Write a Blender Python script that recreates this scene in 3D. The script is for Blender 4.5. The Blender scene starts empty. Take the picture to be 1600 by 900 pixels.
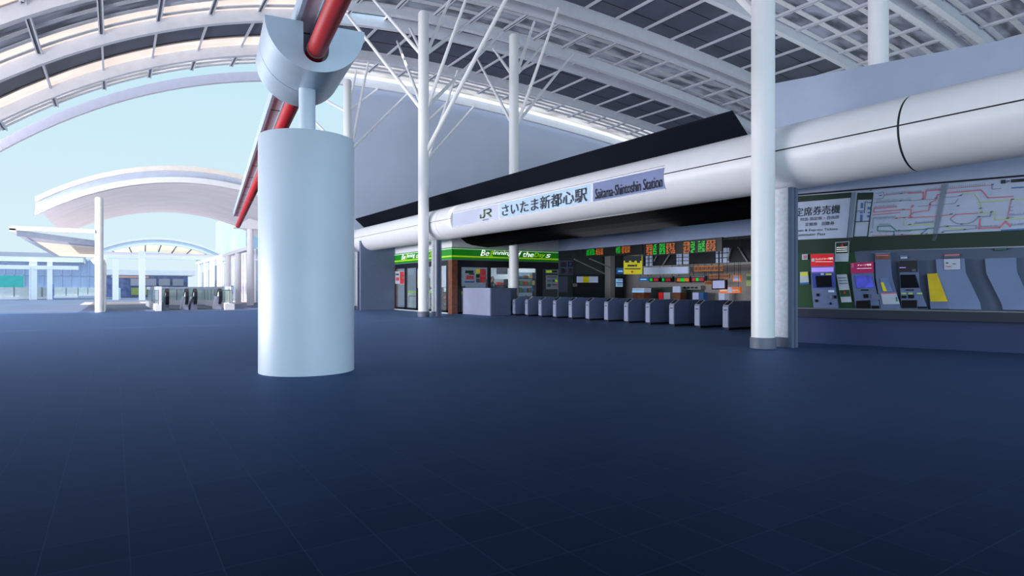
import bpy, math, random
from mathutils import Vector

# ------------------------------------------------------------------ basics
K = 0.8                      # survey units (eye = 1.5) to metres
COL = bpy.context.scene.collection
FP, EYE = 965.0, 1.5
TH = math.atan(621 / FP)
CO, SI = math.cos(TH), math.sin(TH)
random.seed(7)


def _ray(px, py):
    a = (px - 800) / FP
    return a * CO + SI, -a * SI + CO, (450 - py) / FP


def on_x(px, py, X):
    dx, dy, dz = _ray(px, py); t = X / dx
    return Vector((X, dy * t, EYE + dz * t))


def on_y(px, py, Y):
    dx, dy, dz = _ray(px, py); t = Y / dy
    return Vector((dx * t, Y, EYE + dz * t))


W0, WU, WN = Vector((16.83, 7.68, 0)), Vector((.342, -.94, 0)), Vector((-.94, -.342, 0))


def on_w(px, py, off=0.0):
    """point on the oblique ticket wall, off = distance in front of it"""
    dx, dy, dz = _ray(px, py)
    p = W0 + WN * off
    t = (p.x * WN.x + p.y * WN.y) / (dx * WN.x + dy * WN.y)
    return Vector((dx * t, dy * t, EYE + dz * t))


def wall_pt(s, z, off=0.0):
    p = W0 + WU * s + WN * off
    return Vector((p.x, p.y, z))


def lin(c):
    return tuple(((v / 255) / 12.92 if v / 255 <= .04045 else ((v / 255 + .055) / 1.055) ** 2.4) for v in c)


# ------------------------------------------------------------------ materials
def mat(name, rgb, rough=.5, metal=0.0, emit=0.0, var=.06, scale=3.0, spec=.5, ecol=None):
    m = bpy.data.materials.new(name); m.use_nodes = True
    nt = m.node_tree; b = nt.nodes['Principled BSDF']
    c = lin(rgb)
    tc = nt.nodes.new('ShaderNodeTexCoord')
    nz = nt.nodes.new('ShaderNodeTexNoise'); nz.inputs['Scale'].default_value = scale; nz.inputs['Detail'].default_value = 3
    rp = nt.nodes.new('ShaderNodeValToRGB')
    rp.color_ramp.elements[0].position = .3; rp.color_ramp.elements[1].position = .7
    rp.color_ramp.elements[0].color = (*[max(0, v * (1 - var)) for v in c], 1)
    rp.color_ramp.elements[1].color = (*[min(1, v * (1 + var)) for v in c], 1)
    nt.links.new(tc.outputs['Object'], nz.inputs['Vector'])
    nt.links.new(nz.outputs['Fac'], rp.inputs['Fac'])
    nt.links.new(rp.outputs['Color'], b.inputs['Base Color'])
    b.inputs['Roughness'].default_value = rough
    b.inputs['Metallic'].default_value = metal
    b.inputs['Specular IOR Level'].default_value = spec
    if emit:
        if ecol:
            b.inputs['Emission Color'].default_value = (*lin(ecol), 1)
        else:
            nt.links.new(rp.outputs['Color'], b.inputs['Emission Color'])
        b.inputs['Emission Strength'].default_value = emit
    return m


def glass_mat(name, rgb, mix=.75, rough=.05):
    m = bpy.data.materials.new(name); m.use_nodes = True
    nt = m.node_tree; nt.nodes.clear()
    out = nt.nodes.new('ShaderNodeOutputMaterial')
    tr = nt.nodes.new('ShaderNodeBsdfTransparent'); tr.inputs[0].default_value = (*lin(rgb), 1)
    pb = nt.nodes.new('ShaderNodeBsdfPrincipled'); pb.inputs['Base Color'].default_value = (*lin(rgb), 1)
    pb.inputs['Roughness'].default_value = rough
    mx = nt.nodes.new('ShaderNodeMixShader'); mx.inputs[0].default_value = 1 - mix
    nt.links.new(tr.outputs[0], mx.inputs[1]); nt.links.new(pb.outputs[0], mx.inputs[2])
    nt.links.new(mx.outputs[0], out.inputs[0])
    return m


def tile_mat(name, c1, c2, joint, size, rough, ox, oy, spec=.5, tint=None):
    m = bpy.data.materials.new(name); m.use_nodes = True
    nt = m.node_tree; b = nt.nodes['Principled BSDF']
    tc = nt.nodes.new('ShaderNodeTexCoord')
    mp = nt.nodes.new('ShaderNodeMapping'); mp.inputs['Location'].default_value = (ox, oy, 0)
    br = nt.nodes.new('ShaderNodeTexBrick')
    br.offset = 0; br.squash = 1
    br.inputs['Scale'].default_value = 1
    br.inputs['Brick Width'].default_value = size; br.inputs['Row Height'].default_value = size
    br.inputs['Mortar Size'].default_value = .0035; br.inputs['Mortar Smooth'].default_value = .3
    br.inputs['Bias'].default_value = -.2
    br.inputs['Color1'].default_value = (*c1, 1); br.inputs['Color2'].default_value = (*c2, 1); br.inputs['Mortar'].default_value = (*joint, 1)
    nz = nt.nodes.new('ShaderNodeTexNoise'); nz.inputs['Scale'].default_value = .35; nz.inputs['Detail'].default_value = 2
    fine = nt.nodes.new('ShaderNodeTexNoise'); fine.inputs['Scale'].default_value = 60; fine.inputs['Detail'].default_value = 2
    mr = nt.nodes.new('ShaderNodeMapRange'); mr.inputs[3].default_value = .72; mr.inputs[4].default_value = 1.25
    mr2 = nt.nodes.new('ShaderNodeMapRange'); mr2.inputs[3].default_value = .8; mr2.inputs[4].default_value = 1.2
    mu = nt.nodes.new('ShaderNodeMath'); mu.operation = 'MULTIPLY'
    hs = nt.nodes.new('ShaderNodeMix'); hs.data_type = 'RGBA'; hs.blend_type = 'MULTIPLY'; hs.inputs[0].default_value = 1
    L = nt.links.new
    L(tc.outputs['Object'], mp.inputs['Vector']); L(mp.outputs[0], br.inputs['Vector'])
    L(tc.outputs['Object'], nz.inputs['Vector']); L(tc.outputs['Object'], fine.inputs['Vector'])
    L(nz.outputs['Fac'], mr.inputs[0]); L(fine.outputs['Fac'], mr2.inputs[0])
    L(mr.outputs[0], mu.inputs[0]); L(mr2.outputs[0], mu.inputs[1])
    L(br.outputs['Color'], hs.inputs[6]); L(mu.outputs[0], hs.inputs[7])
    L(hs.outputs[2], b.inputs['Base Color'])
    bp = nt.nodes.new('ShaderNodeBump'); bp.inputs['Strength'].default_value = .08
    L(fine.outputs['Fac'], bp.inputs['Height']); L(bp.outputs[0], b.inputs['Normal'])
    b.inputs['Roughness'].default_value = rough; b.inputs['Specular IOR Level'].default_value = spec
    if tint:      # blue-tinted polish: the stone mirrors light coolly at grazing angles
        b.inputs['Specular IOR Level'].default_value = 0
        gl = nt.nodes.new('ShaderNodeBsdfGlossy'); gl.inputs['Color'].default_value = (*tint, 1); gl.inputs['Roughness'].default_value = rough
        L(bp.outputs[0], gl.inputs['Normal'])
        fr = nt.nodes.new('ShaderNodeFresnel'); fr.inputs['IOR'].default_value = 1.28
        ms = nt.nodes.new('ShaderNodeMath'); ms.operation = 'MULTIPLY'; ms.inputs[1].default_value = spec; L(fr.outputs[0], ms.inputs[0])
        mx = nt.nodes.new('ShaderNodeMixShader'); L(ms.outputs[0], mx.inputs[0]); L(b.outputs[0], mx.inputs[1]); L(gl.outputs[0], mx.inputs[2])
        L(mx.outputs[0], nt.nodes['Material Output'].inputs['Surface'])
    return m


def translucent_mat(name, rgb, fac, scale=1.2, dark=.4, trgb=None):
    """roof sheet that lets some daylight through"""
    m = bpy.data.materials.new(name); m.use_nodes = True
    nt = m.node_tree; nt.nodes.clear()
    out = nt.nodes.new('ShaderNodeOutputMaterial')
    tc = nt.nodes.new('ShaderNodeTexCoord')
    mp = nt.nodes.new('ShaderNodeMapping'); mp.inputs['Scale'].default_value = (.45, 1.2, .2)
    nz = nt.nodes.new('ShaderNodeTexNoise'); nz.inputs['Scale'].default_value = scale; nz.inputs['Detail'].default_value = 2
    rp = nt.nodes.new('ShaderNodeValToRGB'); c = lin(rgb)
    rp.color_ramp.elements[0].position = .38; rp.color_ramp.elements[1].position = .64
    rp.color_ramp.elements[0].color = (*[v * dark for v in c], 1); rp.color_ramp.elements[1].color = (*c, 1)
    d = nt.nodes.new('ShaderNodeBsdfDiffuse'); t = nt.nodes.new('ShaderNodeBsdfTranslucent')
    mx = nt.nodes.new('ShaderNodeMixShader'); mx.inputs[0].default_value = fac
    L = nt.links.new
    L(tc.outputs['Object'], mp.inputs[0]); L(mp.outputs[0], nz.inputs['Vector']); L(nz.outputs['Fac'], rp.inputs['Fac'])
    L(rp.outputs[0], d.inputs[0]); L(rp.outputs[0], t.inputs[0])
    L(d.outputs[0], mx.inputs[1]); L(t.outputs[0], mx.inputs[2]); L(mx.outputs[0], out.inputs[0])
    return m


M = {}
M['white'] = mat('white_paint', (226, 230, 238), .45)
M['white_gloss'] = mat('white_gloss_panel', (248, 250, 253), .4, var=.015)
M['tube'] = mat('tube_panel_white', (236, 238, 243), .38, var=.02)
M['pier'] = mat('pier_blue_white_metal', (206, 222, 238), .38, var=.05, scale=.8)
M['saddle'] = mat('saddle_metal', (186, 204, 222), .36, metal=.25, var=.04)
M['rib'] = mat('rib_grey_paint', (228, 231, 242), .5, var=.04)
M['rib_light'] = mat('rib_light_paint', (226, 230, 240), .5, var=.03)
M['cream'] = mat('cream_soffit', (255, 242, 232), .6, var=.05)
M['purlin'] = mat('purlin_paint', (205, 210, 222), .5)
M['purlin_dark'] = mat('purlin_shadow_gap', (92, 96, 110), .6)
M['slat'] = mat('louvre_slat', (218, 220, 228), .5)
M['louvre'] = translucent_mat('louvre_backing', (122, 126, 144), .33, dark=.3)  # dark blotches put soft baked shading into the backing colour
M['louvre_sunlit'] = translucent_mat('louvre_backing_sunlit', (214, 208, 210), .5, dark=.55)  # lighter copy of the louvre backing, sunlit glow put into the colour
M['gap_glare'] = translucent_mat('gap_glare_white', (250, 250, 252), .5, dark=.95)
M['canopy_glow'] = translucent_mat('canopy_glow_sheet', (206, 199, 208), .28, dark=.92)  # translucency added so the sun brightens the canopy underside
M['canopy_glow_cream'] = translucent_mat('canopy_glow_sheet_cream', (252, 236, 216), .42, dark=.95)
M['sunlit_cream'] = translucent_mat('sunlit_roof_cream', (250, 228, 218), .40, dark=.85)  # warm sunlight on the roof put into this cream colour
M['rib_mauve'] = mat('rib_mauve_paint', (196, 188, 204), .6, var=.04)
M['panel_dark'] = mat('dark_roof_panel', (80, 86, 105), .55, var=.18, scale=.6)
M['seam'] = mat('dark_seam', (18, 22, 30), .7)
M['black_shaded'] = mat('black_wing_shaded', (11, 12, 15), .9, var=.05, spec=.04)  # darker copy of the wing black, underside shade put into the colour
M['black'] = mat('black_wing_sheet', (27, 31, 42), .9, var=.08, spec=.05)
M['wall_blue'] = mat('blue_grey_wall', (188, 198, 220), .6, var=.05, scale=.25)
M['wall_white'] = mat('white_wall', (236, 238, 246), .6, var=.03)
M['wall_lilac'] = mat('lilac_white_wall', (176, 186, 210), .55, var=.03)
M['lintel'] = mat('lintel_blue_grey', (138, 152, 188), .6, var=.04)
M['wall_slate'] = mat('slate_wall', (98, 112, 142), .6, var=.05)
M['red'] = mat('red_gloss_paint', (186, 8, 22), .5, var=.06)
M['beam_grey'] = mat('beam_mauve_grey', (226, 226, 238), .5)
M['beam_edge'] = mat('beam_edge_blue', (178, 200, 222), .4)
M['skirt'] = mat('column_skirt_grey', (106, 114, 134), .5)
M['stone_white'] = mat('white_stone_cladding', (238, 240, 246), .6, var=.08, scale=14)
M['trim_grey'] = mat('grey_metal_trim', (104, 116, 142), .45)
M['gate_side'] = mat('gate_blue_grey', (112, 128, 166), .45, var=.05)
M['gate_front'] = mat('gate_front_steel', (146, 156, 186), .5, var=.05)
M['gate_top'] = mat('gate_top_lilac', (160, 168, 192), .4)
M['black_gloss'] = mat('black_gloss', (10, 12, 16), .45, spec=.2)
M['rubber'] = mat('black_rubber', (26, 28, 38), .5)
M['green_sign'] = mat('store_sign_green', (20, 140, 24), .35, emit=.22)
M['lime'] = mat('lime_stripe', (168, 214, 30), .35, emit=.35)
M['sign_pale'] = mat('pale_stripe', (206, 226, 206), .4, emit=.25)
M['wood'] = mat('brown_wood', (124, 74, 50), .5, var=.25, scale=6)
M['frame_dark'] = mat('dark_store_frame', (16, 22, 36), .4)
M['store_glass'] = glass_mat('store_glass', (226, 234, 236), .9)
M['rail_glass'] = glass_mat('rail_glass', (216, 232, 230), .3)
M['letter_white'] = mat('white_letter', (240, 244, 240), .4, emit=.35)
M['letter_dark'] = mat('dark_letter', (38, 42, 54), .5)
M['letter_grey'] = mat('slate_letter', (88, 92, 110), .5)
M['logo_green'] = mat('logo_green', (78, 116, 62), .5)
M['sign_face'] = mat('sign_face_lilac', (196, 204, 226), .25, var=.12, scale=.35)
M['sign_face_sky'] = mat('sign_face_sky', (188, 216, 238), .25, var=.1, scale=.35)
M['sign_face_slate'] = mat('sign_face_slate', (126, 140, 182), .25, var=.1, scale=.6)
M['led_black'] = mat('led_board_black', (8, 9, 14), .3)
M['led_green'] = mat('led_green', (10, 200, 50), .4, emit=.38)
M['led_orange'] = mat('led_orange', (210, 112, 40), .4, emit=.3)
M['led_red'] = mat('led_red', (180, 36, 56), .4, emit=.25)
M['screen_blue'] = mat('screen_blue', (60, 66, 190), .2, emit=.35, var=.4, scale=6)
M['screen_lilac'] = mat('screen_lilac', (150, 156, 196), .25, emit=.45)
M['screen_dark'] = mat('screen_dark', (14, 16, 26), .5, spec=.1)
M['panel_lit'] = mat('lit_white_panel', (168, 184, 216), .4, emit=.3)
M['panel_sky'] = mat('lit_sky_panel', (130, 190, 236), .4, emit=.6)
M['yellow'] = mat('poster_yellow', (196, 190, 20), .5, emit=.22)  # poster print with a little added glow for the dim interior
M['yellow_panel'] = mat('yellow_shutter', (190, 168, 4), .5, emit=.12, var=.15)
M['orange'] = mat('orange_sign', (226, 110, 40), .4, emit=.4)
M['orange_wood'] = mat('orange_brown_sign', (172, 104, 48), .5, emit=.15, var=.3, scale=8)
M['blue_sign'] = mat('blue_sign', (40, 88, 150), .5, emit=.15)
M['dark_green'] = mat('dark_green_band', (4, 40, 26), .5)
M['mid_green'] = mat('machine_wall_green', (6, 66, 30), .5)
M['board_white'] = mat('board_white', (172, 184, 208), .55)
M['board_trim'] = mat('board_trim_grey', (116, 126, 146), .45)
M['machine_grey'] = mat('machine_grey', (104, 120, 156), .5, var=.05, spec=.2)
M['machine_pale'] = mat('machine_pale_shroud', (112, 130, 168), .6, var=.08, scale=1.5)
M['machine_back'] = mat('machine_back_panel', (78, 92, 116), .6, var=.1, scale=1.2)
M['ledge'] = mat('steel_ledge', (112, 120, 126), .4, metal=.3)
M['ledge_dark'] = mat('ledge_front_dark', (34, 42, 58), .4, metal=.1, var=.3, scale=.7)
M['plinth'] = mat('plinth_blue', (36, 54, 98), .45, var=.1, scale=.5)
M['crimson'] = mat('header_crimson', (216, 24, 40), .45, emit=.15)  # slight added glow keeps the red readable in the dim store
M['magenta'] = mat('header_magenta', (176, 20, 92), .45, emit=.12)
M['header_black'] = mat('header_black', (14, 18, 32), .4)
M['blue_bezel'] = mat('bezel_blue', (44, 64, 150), .4, emit=.05)
M['violet'] = mat('violet_strip', (170, 140, 236), .4, emit=.4)
M['paper'] = mat('paper_white', (184, 194, 208), .6)
M['teal_map'] = mat('map_sea_teal', (140, 190, 214), .5)
M['map_red'] = mat('map_red', (196, 112, 128), .5)
M['map_green'] = mat('map_green', (60, 128, 116), .5)
M['map_grey'] = mat('map_grey', (128, 138, 156), .5)
M['map_lime'] = mat('map_lime', (170, 196, 120), .5)
M['map_blue'] = mat('map_blue', (66, 104, 170), .5)
M['hall_wall'] = mat('hall_wall_grey', (150, 146, 144), .6, var=.06)
M['hall_dark'] = mat('hall_dark_green', (66, 82, 80), .6, var=.1)
M['hall_black'] = mat('hall_black', (28, 36, 46), .5)
M['hall_beam'] = mat('hall_beam', (150, 152, 150), .6)
M['desk_front'] = mat('desk_lilac', (176, 182, 214), .5, var=.06, scale=1.5)
M['desk_side'] = mat('desk_slate', (104, 118, 150), .5)
M['skin'] = mat('skin', (214, 170, 146), .6)
M['hair'] = mat('hair_black', (20, 18, 20), .6)
M['suit'] = mat('dark_uniform', (26, 30, 46), .7)
M['ext_white'] = mat('exterior_white', (250, 248, 250), .55, var=.02)
M['ext_mauve'] = mat('exterior_mauve_soffit', (206, 198, 208), .6, var=.05, scale=.3)
M['ext_blue'] = mat('exterior_fascia_blue', (196, 206, 226), .55)
M['ext_pale'] = mat('pale_tower_panel', (176, 200, 216), .6, var=.03)
M['ext_glass'] = mat('exterior_glass_blue', (176, 190, 220), .3, var=.15, scale=.3)  # lightened blue, outdoor haze put into the colour
M['ext_teal'] = mat('teal_hoarding', (72, 190, 180), .5)
M['ext_panel'] = mat('fence_pale_panel', (226, 230, 228), .5)
M['ext_pink'] = mat('pinkish_wall', (232, 220, 228), .6)
M['ext_navy'] = mat('shop_navy', (104, 126, 180), .5, var=.35, scale=1.5)  # navy made paler to carry the haze of the distance
M['brick'] = mat('pink_paving', (214, 186, 186), .7, var=.08)
M['comb'] = mat('landing_slate', (72, 80, 106), .5)
M['skirt_steel'] = mat('escalator_steel', (140, 146, 170), .35, metal=.4)
GOODS = [mat('goods_%s' % n, c, .5, emit=.06) for n, c in (('straw', (206, 186, 140)), ('red', (196, 60, 60)), ('green', (86, 150, 80)), ('white', (220, 224, 222)), ('blue', (80, 110, 170)), ('brown', (126, 92, 62)))]  # packets given a faint glow to lift the dim store

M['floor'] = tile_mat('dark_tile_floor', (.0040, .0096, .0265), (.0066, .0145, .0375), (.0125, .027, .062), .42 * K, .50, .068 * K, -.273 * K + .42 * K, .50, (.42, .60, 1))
M['plaza'] = tile_mat('plaza_bounce_paving', (.46, .45, .44), (.52, .51, .50), (.4, .38, .37), .8, .7, 0, 0, .3)
M['paving'] = tile_mat('outdoor_paving', (.085, .125, .23), (.10, .145, .26), (.16, .20, .32), .6, .6, 0, 0, .4)


# ------------------------------------------------------------------ mesh builder
class MB:
    def __init__(s):
        s.v, s.f = [], []

    def add(s, vs, fs):
        o = len(s.v); s.v += [Vector(p) for p in vs]; s.f += [[i + o for i in f] for f in fs]; return s

    def box(s, a, b):
        x0, y0, z0 = a; x1, y1, z1 = b
        return s.add([(x0, y0, z0), (x1, y0, z0), (x1, y1, z0), (x0, y1, z0), (x0, y0, z1), (x1, y0, z1), (x1, y1, z1), (x0, y1, z1)],
                     [(0, 3, 2, 1), (4, 5, 6, 7), (0, 1, 5, 4), (1, 2, 6, 5), (2, 3, 7, 6), (3, 0, 4, 7)])

    def prism(s, pts, vec):
        pts = [Vector(p) for p in pts]; vec = Vector(vec); n = len(pts)
        return s.add(pts + [p + vec for p in pts], [list(range(n))[::-1], list(range(n, 2 * n))] + [[i, (i + 1) % n, n + (i + 1) % n, n + i] for i in range(n)])

    def tube(s, p0, p1, r0, r1=None, n=16, caps=True):
        p0, p1 = Vector(p0), Vector(p1); r1 = r0 if r1 is None else r1
        d = (p1 - p0).normalized(); a = Vector((0, 0, 1)) if abs(d.z) < .9 else Vector((1, 0, 0))
        u = d.cross(a).normalized(); w = d.cross(u)
        A = [p0 + (u * math.cos(t) + w * math.sin(t)) * r0 for t in [2 * math.pi * i / n for i in range(n)]]
        B = [p1 + (u * math.cos(t) + w * math.sin(t)) * r1 for t in [2 * math.pi * i / n for i in range(n)]]
        return s.add(A + B, [[i, i + n, (i + 1) % n + n, (i + 1) % n] for i in range(n)] + ([list(range(n)), list(range(n, 2 * n))[::-1]] if caps else []))

    def lathe(s, cx, cy, prof, n=48):
        vs = []; fs = []
        for r, z in prof:
            vs += [(cx + r * math.cos(2 * math.pi * i / n), cy + r * math.sin(2 * math.pi * i / n), z) for i in range(n)]
        for k in range(len(prof) - 1):
            fs += [[k * n + i, k * n + (i + 1) % n, (k + 1) * n + (i + 1) % n, (k + 1) * n + i] for i in range(n)]
        fs += [list(range(n))[::-1], list(range((len(prof) - 1) * n, len(prof) * n))]
        return s.add(vs, fs)

    def loft(s, rings, closed=True, caps=True):
        n = len(rings[0]); vs = [p for r in rings for p in r]; fs = []
        for k in range(len(rings) - 1):
            for i in range(n if closed else n - 1):
                fs.append([k * n + i, k * n + (i + 1) % n, (k + 1) * n + (i + 1) % n, (k + 1) * n + i])
        if caps and closed:
            fs += [list(range(n))[::-1], list(range((len(rings) - 1) * n, len(rings) * n))]
        return s.add(vs, fs)

    def path(s, pts, r, n=10):
        """round tube along a polyline"""
        pts = [Vector(p) for p in pts]; rings = []
        for i, p in enumerate(pts):
            d = (pts[min(i + 1, len(pts) - 1)] - pts[max(i - 1, 0)]).normalized()
            a = Vector((1, 0, 0)) if abs(d.x) < .9 else Vector((0, 0, 1))
            u = d.cross(a).normalized(); w = d.cross(u)
            rings.append([p + (u * math.cos(2 * math.pi * k / n) + w * math.sin(2 * math.pi * k / n)) * r for k in range(n)])
        return s.loft(rings)


def wpos(o):
    p = Vector((0, 0, 0))
    while o is not None:
        p += o.location; o = o.parent
    return p


def tag(o, label=None, cat=None, group=None, kind=None):
    for k, v in (('label', label), ('category', cat), ('group', group), ('kind', kind)):
        if v:
            o[k] = v
    return o


def build(name, mb, m, parent=None, smooth=False, bevel=0.0):
    vs = [v * K for v in mb.v]
    lo = Vector([min(v[i] for v in vs) for i in range(3)]); hi = Vector([max(v[i] for v in vs) for i in range(3)])
    org = Vector(((lo.x + hi.x) / 2, (lo.y + hi.y) / 2, lo.z))
    me = bpy.data.meshes.new(name)
    me.from_pydata([v - org for v in vs], [], mb.f)
    import bmesh
    bm = bmesh.new(); bm.from_mesh(me); bmesh.ops.recalc_face_normals(bm, faces=bm.faces)
    if bevel:
        bmesh.ops.bevel(bm, geom=[e for e in bm.edges if len(e.link_faces) == 2 and e.calc_face_angle(0) > .5], offset=bevel * K, segments=2, affect='EDGES', profile=.5)
    if smooth:
        for f in bm.faces: f.smooth = True
        for e in bm.edges:
            if len(e.link_faces) == 2 and e.calc_face_angle(0) > .6: e.smooth = False
    bm.to_mesh(me); bm.free()
    me.materials.append(m)
    o = bpy.data.objects.new(name, me); COL.objects.link(o)
    if parent is not None:
        o.parent = parent; o.location = org - wpos(parent)
    else:
        o.location = org
    return o


def thing(name, loc, label, cat, group=None, kind=None):
    o = bpy.data.objects.new(name, None); COL.objects.link(o)
    o.location = Vector(loc) * K; o.empty_display_size = .2
    return tag(o, label, cat, group, kind)


def struct(name, mb, m, **kw):
    return tag(build(name, mb, m, **kw), kind='structure')


def dup(root, dloc, label):
    r = root.copy(); COL.objects.link(r); r.location = root.location + Vector(dloc) * K
    r['label'] = label
    for ch in root.children:
        c = ch.copy(); COL.objects.link(c); c.parent = r
        for g in ch.children:
            d = g.copy(); COL.objects.link(d); d.parent = c
    return r


def text_mesh(s, bold=0.0, shear=0.0):
    c = bpy.data.curves.new('lettering', 'FONT'); c.body = s; c.offset = bold; c.shear = shear; c.resolution_u = 3
    o = bpy.data.objects.new('lettering', c); COL.objects.link(o)
    dg = bpy.context.evaluated_depsgraph_get()
    me = bpy.data.meshes.new_from_object(o.evaluated_get(dg))
    vs = [v.co.copy() for v in me.vertices]; fs = [list(p.vertices) for p in me.polygons]
    bpy.data.objects.remove(o); bpy.data.curves.remove(c); bpy.data.meshes.remove(me)
    return vs, fs


def text_quad(mb, s, q, lift=(0, 0, 0), bold=0.0, shear=0.0):
    """lay lettering into the quad q = bottom-left, bottom-right, top-right, top-left"""
    vs, fs = text_mesh(s, 0, shear)
    x0, x1 = min(v.x for v in vs), max(v.x for v in vs); y0, y1 = min(v.y for v in vs), max(v.y for v in vs)
    a, b, c, d = [Vector(p) for p in q]; L = Vector(lift)
    t = bold * .8
    for ox, oy in (((0, 0),) if not t else ((-t, -t * .6), (t, -t * .6), (-t, t * .6), (t, t * .6))):
        out = []
        for v in vs:
            u, w = (v.x + ox - x0) / (x1 - x0), (v.y + oy - y0) / (y1 - y0)
            out.append((a * (1 - u) + b * u) * (1 - w) + (d * (1 - u) + c * u) * w + L)
        mb.add(out, fs)
    return mb


def bil(q, u, w):
    a, b, c, d = [Vector(p) for p in q]
    return (a * (1 - u) + b * u) * (1 - w) + (d * (1 - u) + c * u) * w


def sub(q, u0, w0, u1, w1):
    return [bil(q, u0, w0), bil(q, u1, w0), bil(q, u1, w1), bil(q, u0, w1)]


# ------------------------------------------------------------------ vault profile
def S(x):
    def p(t): return -3.07592446e-06 * t**4 + 4.13856552e-04 * t**3 - 2.26105954e-02 * t**2 + .516633702 * t + 13.6051445
    if x > 43:
        return p(43) - .11 * (x - 43) - .012 * (x - 43) ** 2
    return p(x)


XS = [-10 + i for i in range(70)]


def curve_bar(y0, y1, z0, z1, xa=-10, xb=59, dz=lambda x: 0, step=1.0):
    mb = MB(); n = int(round((xb - xa) / step)); rings = []
    for i in range(n + 1):
        x = xa + (xb - xa) * i / n; z = S(x) + dz(x)
        rings.append([(x, y0, z + z0), (x, y1, z + z0), (x, y1, z + z1), (x, y0, z + z1)])
    return mb.loft(rings)


# ================================================================== SETTING
struct('floor', MB().box((-11, -30, -.3), (60, 47.6, 0)), M['floor'])
struct('floor', MB().box((-90, -60, -.3), (-11, 47.6, 0)), M['plaza'])  # unseen ground at left, kept pale to bounce sun onto the roof
struct('floor', MB().box((-90, 47.6, -.3), (90, 190, 0)), M['paving'])
struct('floor', MB().box((-2.6, 67, 0), (14, 78, .012)), M['brick'])

# roof
roof = thing('ceiling', (10, 20, 0), None, None, kind='structure')
bays = [(46.0, 42.2, 'L', 'louvre_sunlit'), (42.2, 36.0, 'D', 'panel_dark'), (36.0, 29.8, 'L', 'louvre'), (29.8, 23.2, 'D', 'panel_dark'),
        (23.2, 17.3, 'L', 'louvre'), (17.3, 11.3, 'L', 'louvre'), (11.3, 5.3, 'D', 'panel_dark'), (5.3, -.7, 'L', 'louvre'), (-.7, -6.7, 'D', 'panel_dark'), (-6.7, -14, 'L', 'louvre')]
pxs = []
x = -7.75
while x < 58:
    pxs.append(x); x += 2.43 * (1 if x > 2 else .99)
for (ya, yb, kind, mn) in bays:
    mb = curve_bar(yb, ya, .66, .74)
    if kind == 'L':
        yt = 47.3 if ya == 46.0 else ya
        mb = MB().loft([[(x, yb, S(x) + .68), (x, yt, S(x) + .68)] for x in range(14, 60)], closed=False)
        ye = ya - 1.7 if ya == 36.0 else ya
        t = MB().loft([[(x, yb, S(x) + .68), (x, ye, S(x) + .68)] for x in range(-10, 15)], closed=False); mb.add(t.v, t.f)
    if kind == 'D':
        if ya > 20:
            mb = curve_bar(yb, ya, .66, .74, 9, 59); t = curve_bar(yb, ya - 1.7, .66, .74, -10, 9); mb.add(t.v, t.f)
        bay = build('roof_panel', mb, M[mn], roof)
        sm = MB()
        for k in range(1, 3):
            yy = yb + (ya - yb) * k / 3
            sm.v, sm.f = sm.v, sm.f
            t = curve_bar(yy - .02, yy + .02, .645, .662, step=2.0); sm.add(t.v, t.f)
        build('panel_seam', sm, M['seam'], bay)
    else:
        bay = build('louvre_panel', mb, M[mn], roof)
        sm = MB(); n = 5
        for k in range(n):
            yy = yb + (ya - yb) * (k + .5) / n
            t = curve_bar(yy - .17, yy + .17, .56, .61); sm.add(t.v, t.f)
        build('louvre_slat', sm, M['slat'], bay)
    if ya > 10:
        for xk in pxs:
            if kind == 'D':
                m = MB().box((xk - .05, yb, S(xk) + .50), (xk + .05, ya, S(xk) + .65))
                build('purlin', m, M['purlin'], bay)
            else:
                m = MB().box((xk - .12, yb, S(xk) + .47), (xk - .06, ya, S(xk) + .62)).box((xk + .06, yb, S(xk) + .47), (xk + .12, ya, S(xk) + .62))
                build('purlin', m, M['purlin'], bay)
                build('purlin_gap', MB().box((xk - .06, yb, S(xk) + .52), (xk + .06, ya, S(xk) + .62)), M['purlin_dark'], bay)
build('gap_glare_strip', MB().loft([[(x, 47.3, S(x) + .72), (x, 49.3, S(x) + .72)] for x in range(14, 60)], closed=False), M['gap_glare'], roof)  # added sheet over the open gap: glows white and stops sun streaks
# cream strips added to put sunlit roof glow beside the ribs
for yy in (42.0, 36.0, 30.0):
    build('sunlit_strip', MB().loft([[(x, yy - 1.72, S(x) + .64), (x, yy + .2, S(x) + .64)] for x in range(-10, 10)], closed=False), M['sunlit_cream'], roof)

ribs = [(48.0, 'rib_light', -10, 59, lambda x: 0, 'free-standing arched roof rib at the open end against the sky'),
        (42.0, 'rib', -10, 59, lambda x: 0, 'grey arched rib, second from the open end of the vault'),
        (36.0, 'rib', -10, 59, lambda x: 0, 'grey arched rib between dark panels and striped louvres, third from the open end'),
        (34.2, 'rib_light', 9, 59, lambda x: .2 - .55 * (x - 11) / 32, 'paler short rib doubling the third arch over the trees of struts'),
        (30.0, 'rib', -10, 59, lambda x: 0, 'grey arched rib above the louvres, fourth from the open end'),
        (28.8, 'rib_light', 9, 59, lambda x: 0, 'paler short rib doubling the fourth arch over the dark panels'),
        (22.9, 'rib_light', -10, 59, lambda x: 0, 'pale arched rib meeting the thick near column at roof edge'),
        (17.1, 'rib_light', -10, 59, lambda x: 0, 'creamy white arched rib right of the far upper column'),
        (15.8, 'rib', -10, 59, lambda x: 0, 'grey arched rib closest to the upper right corner')]
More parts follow.
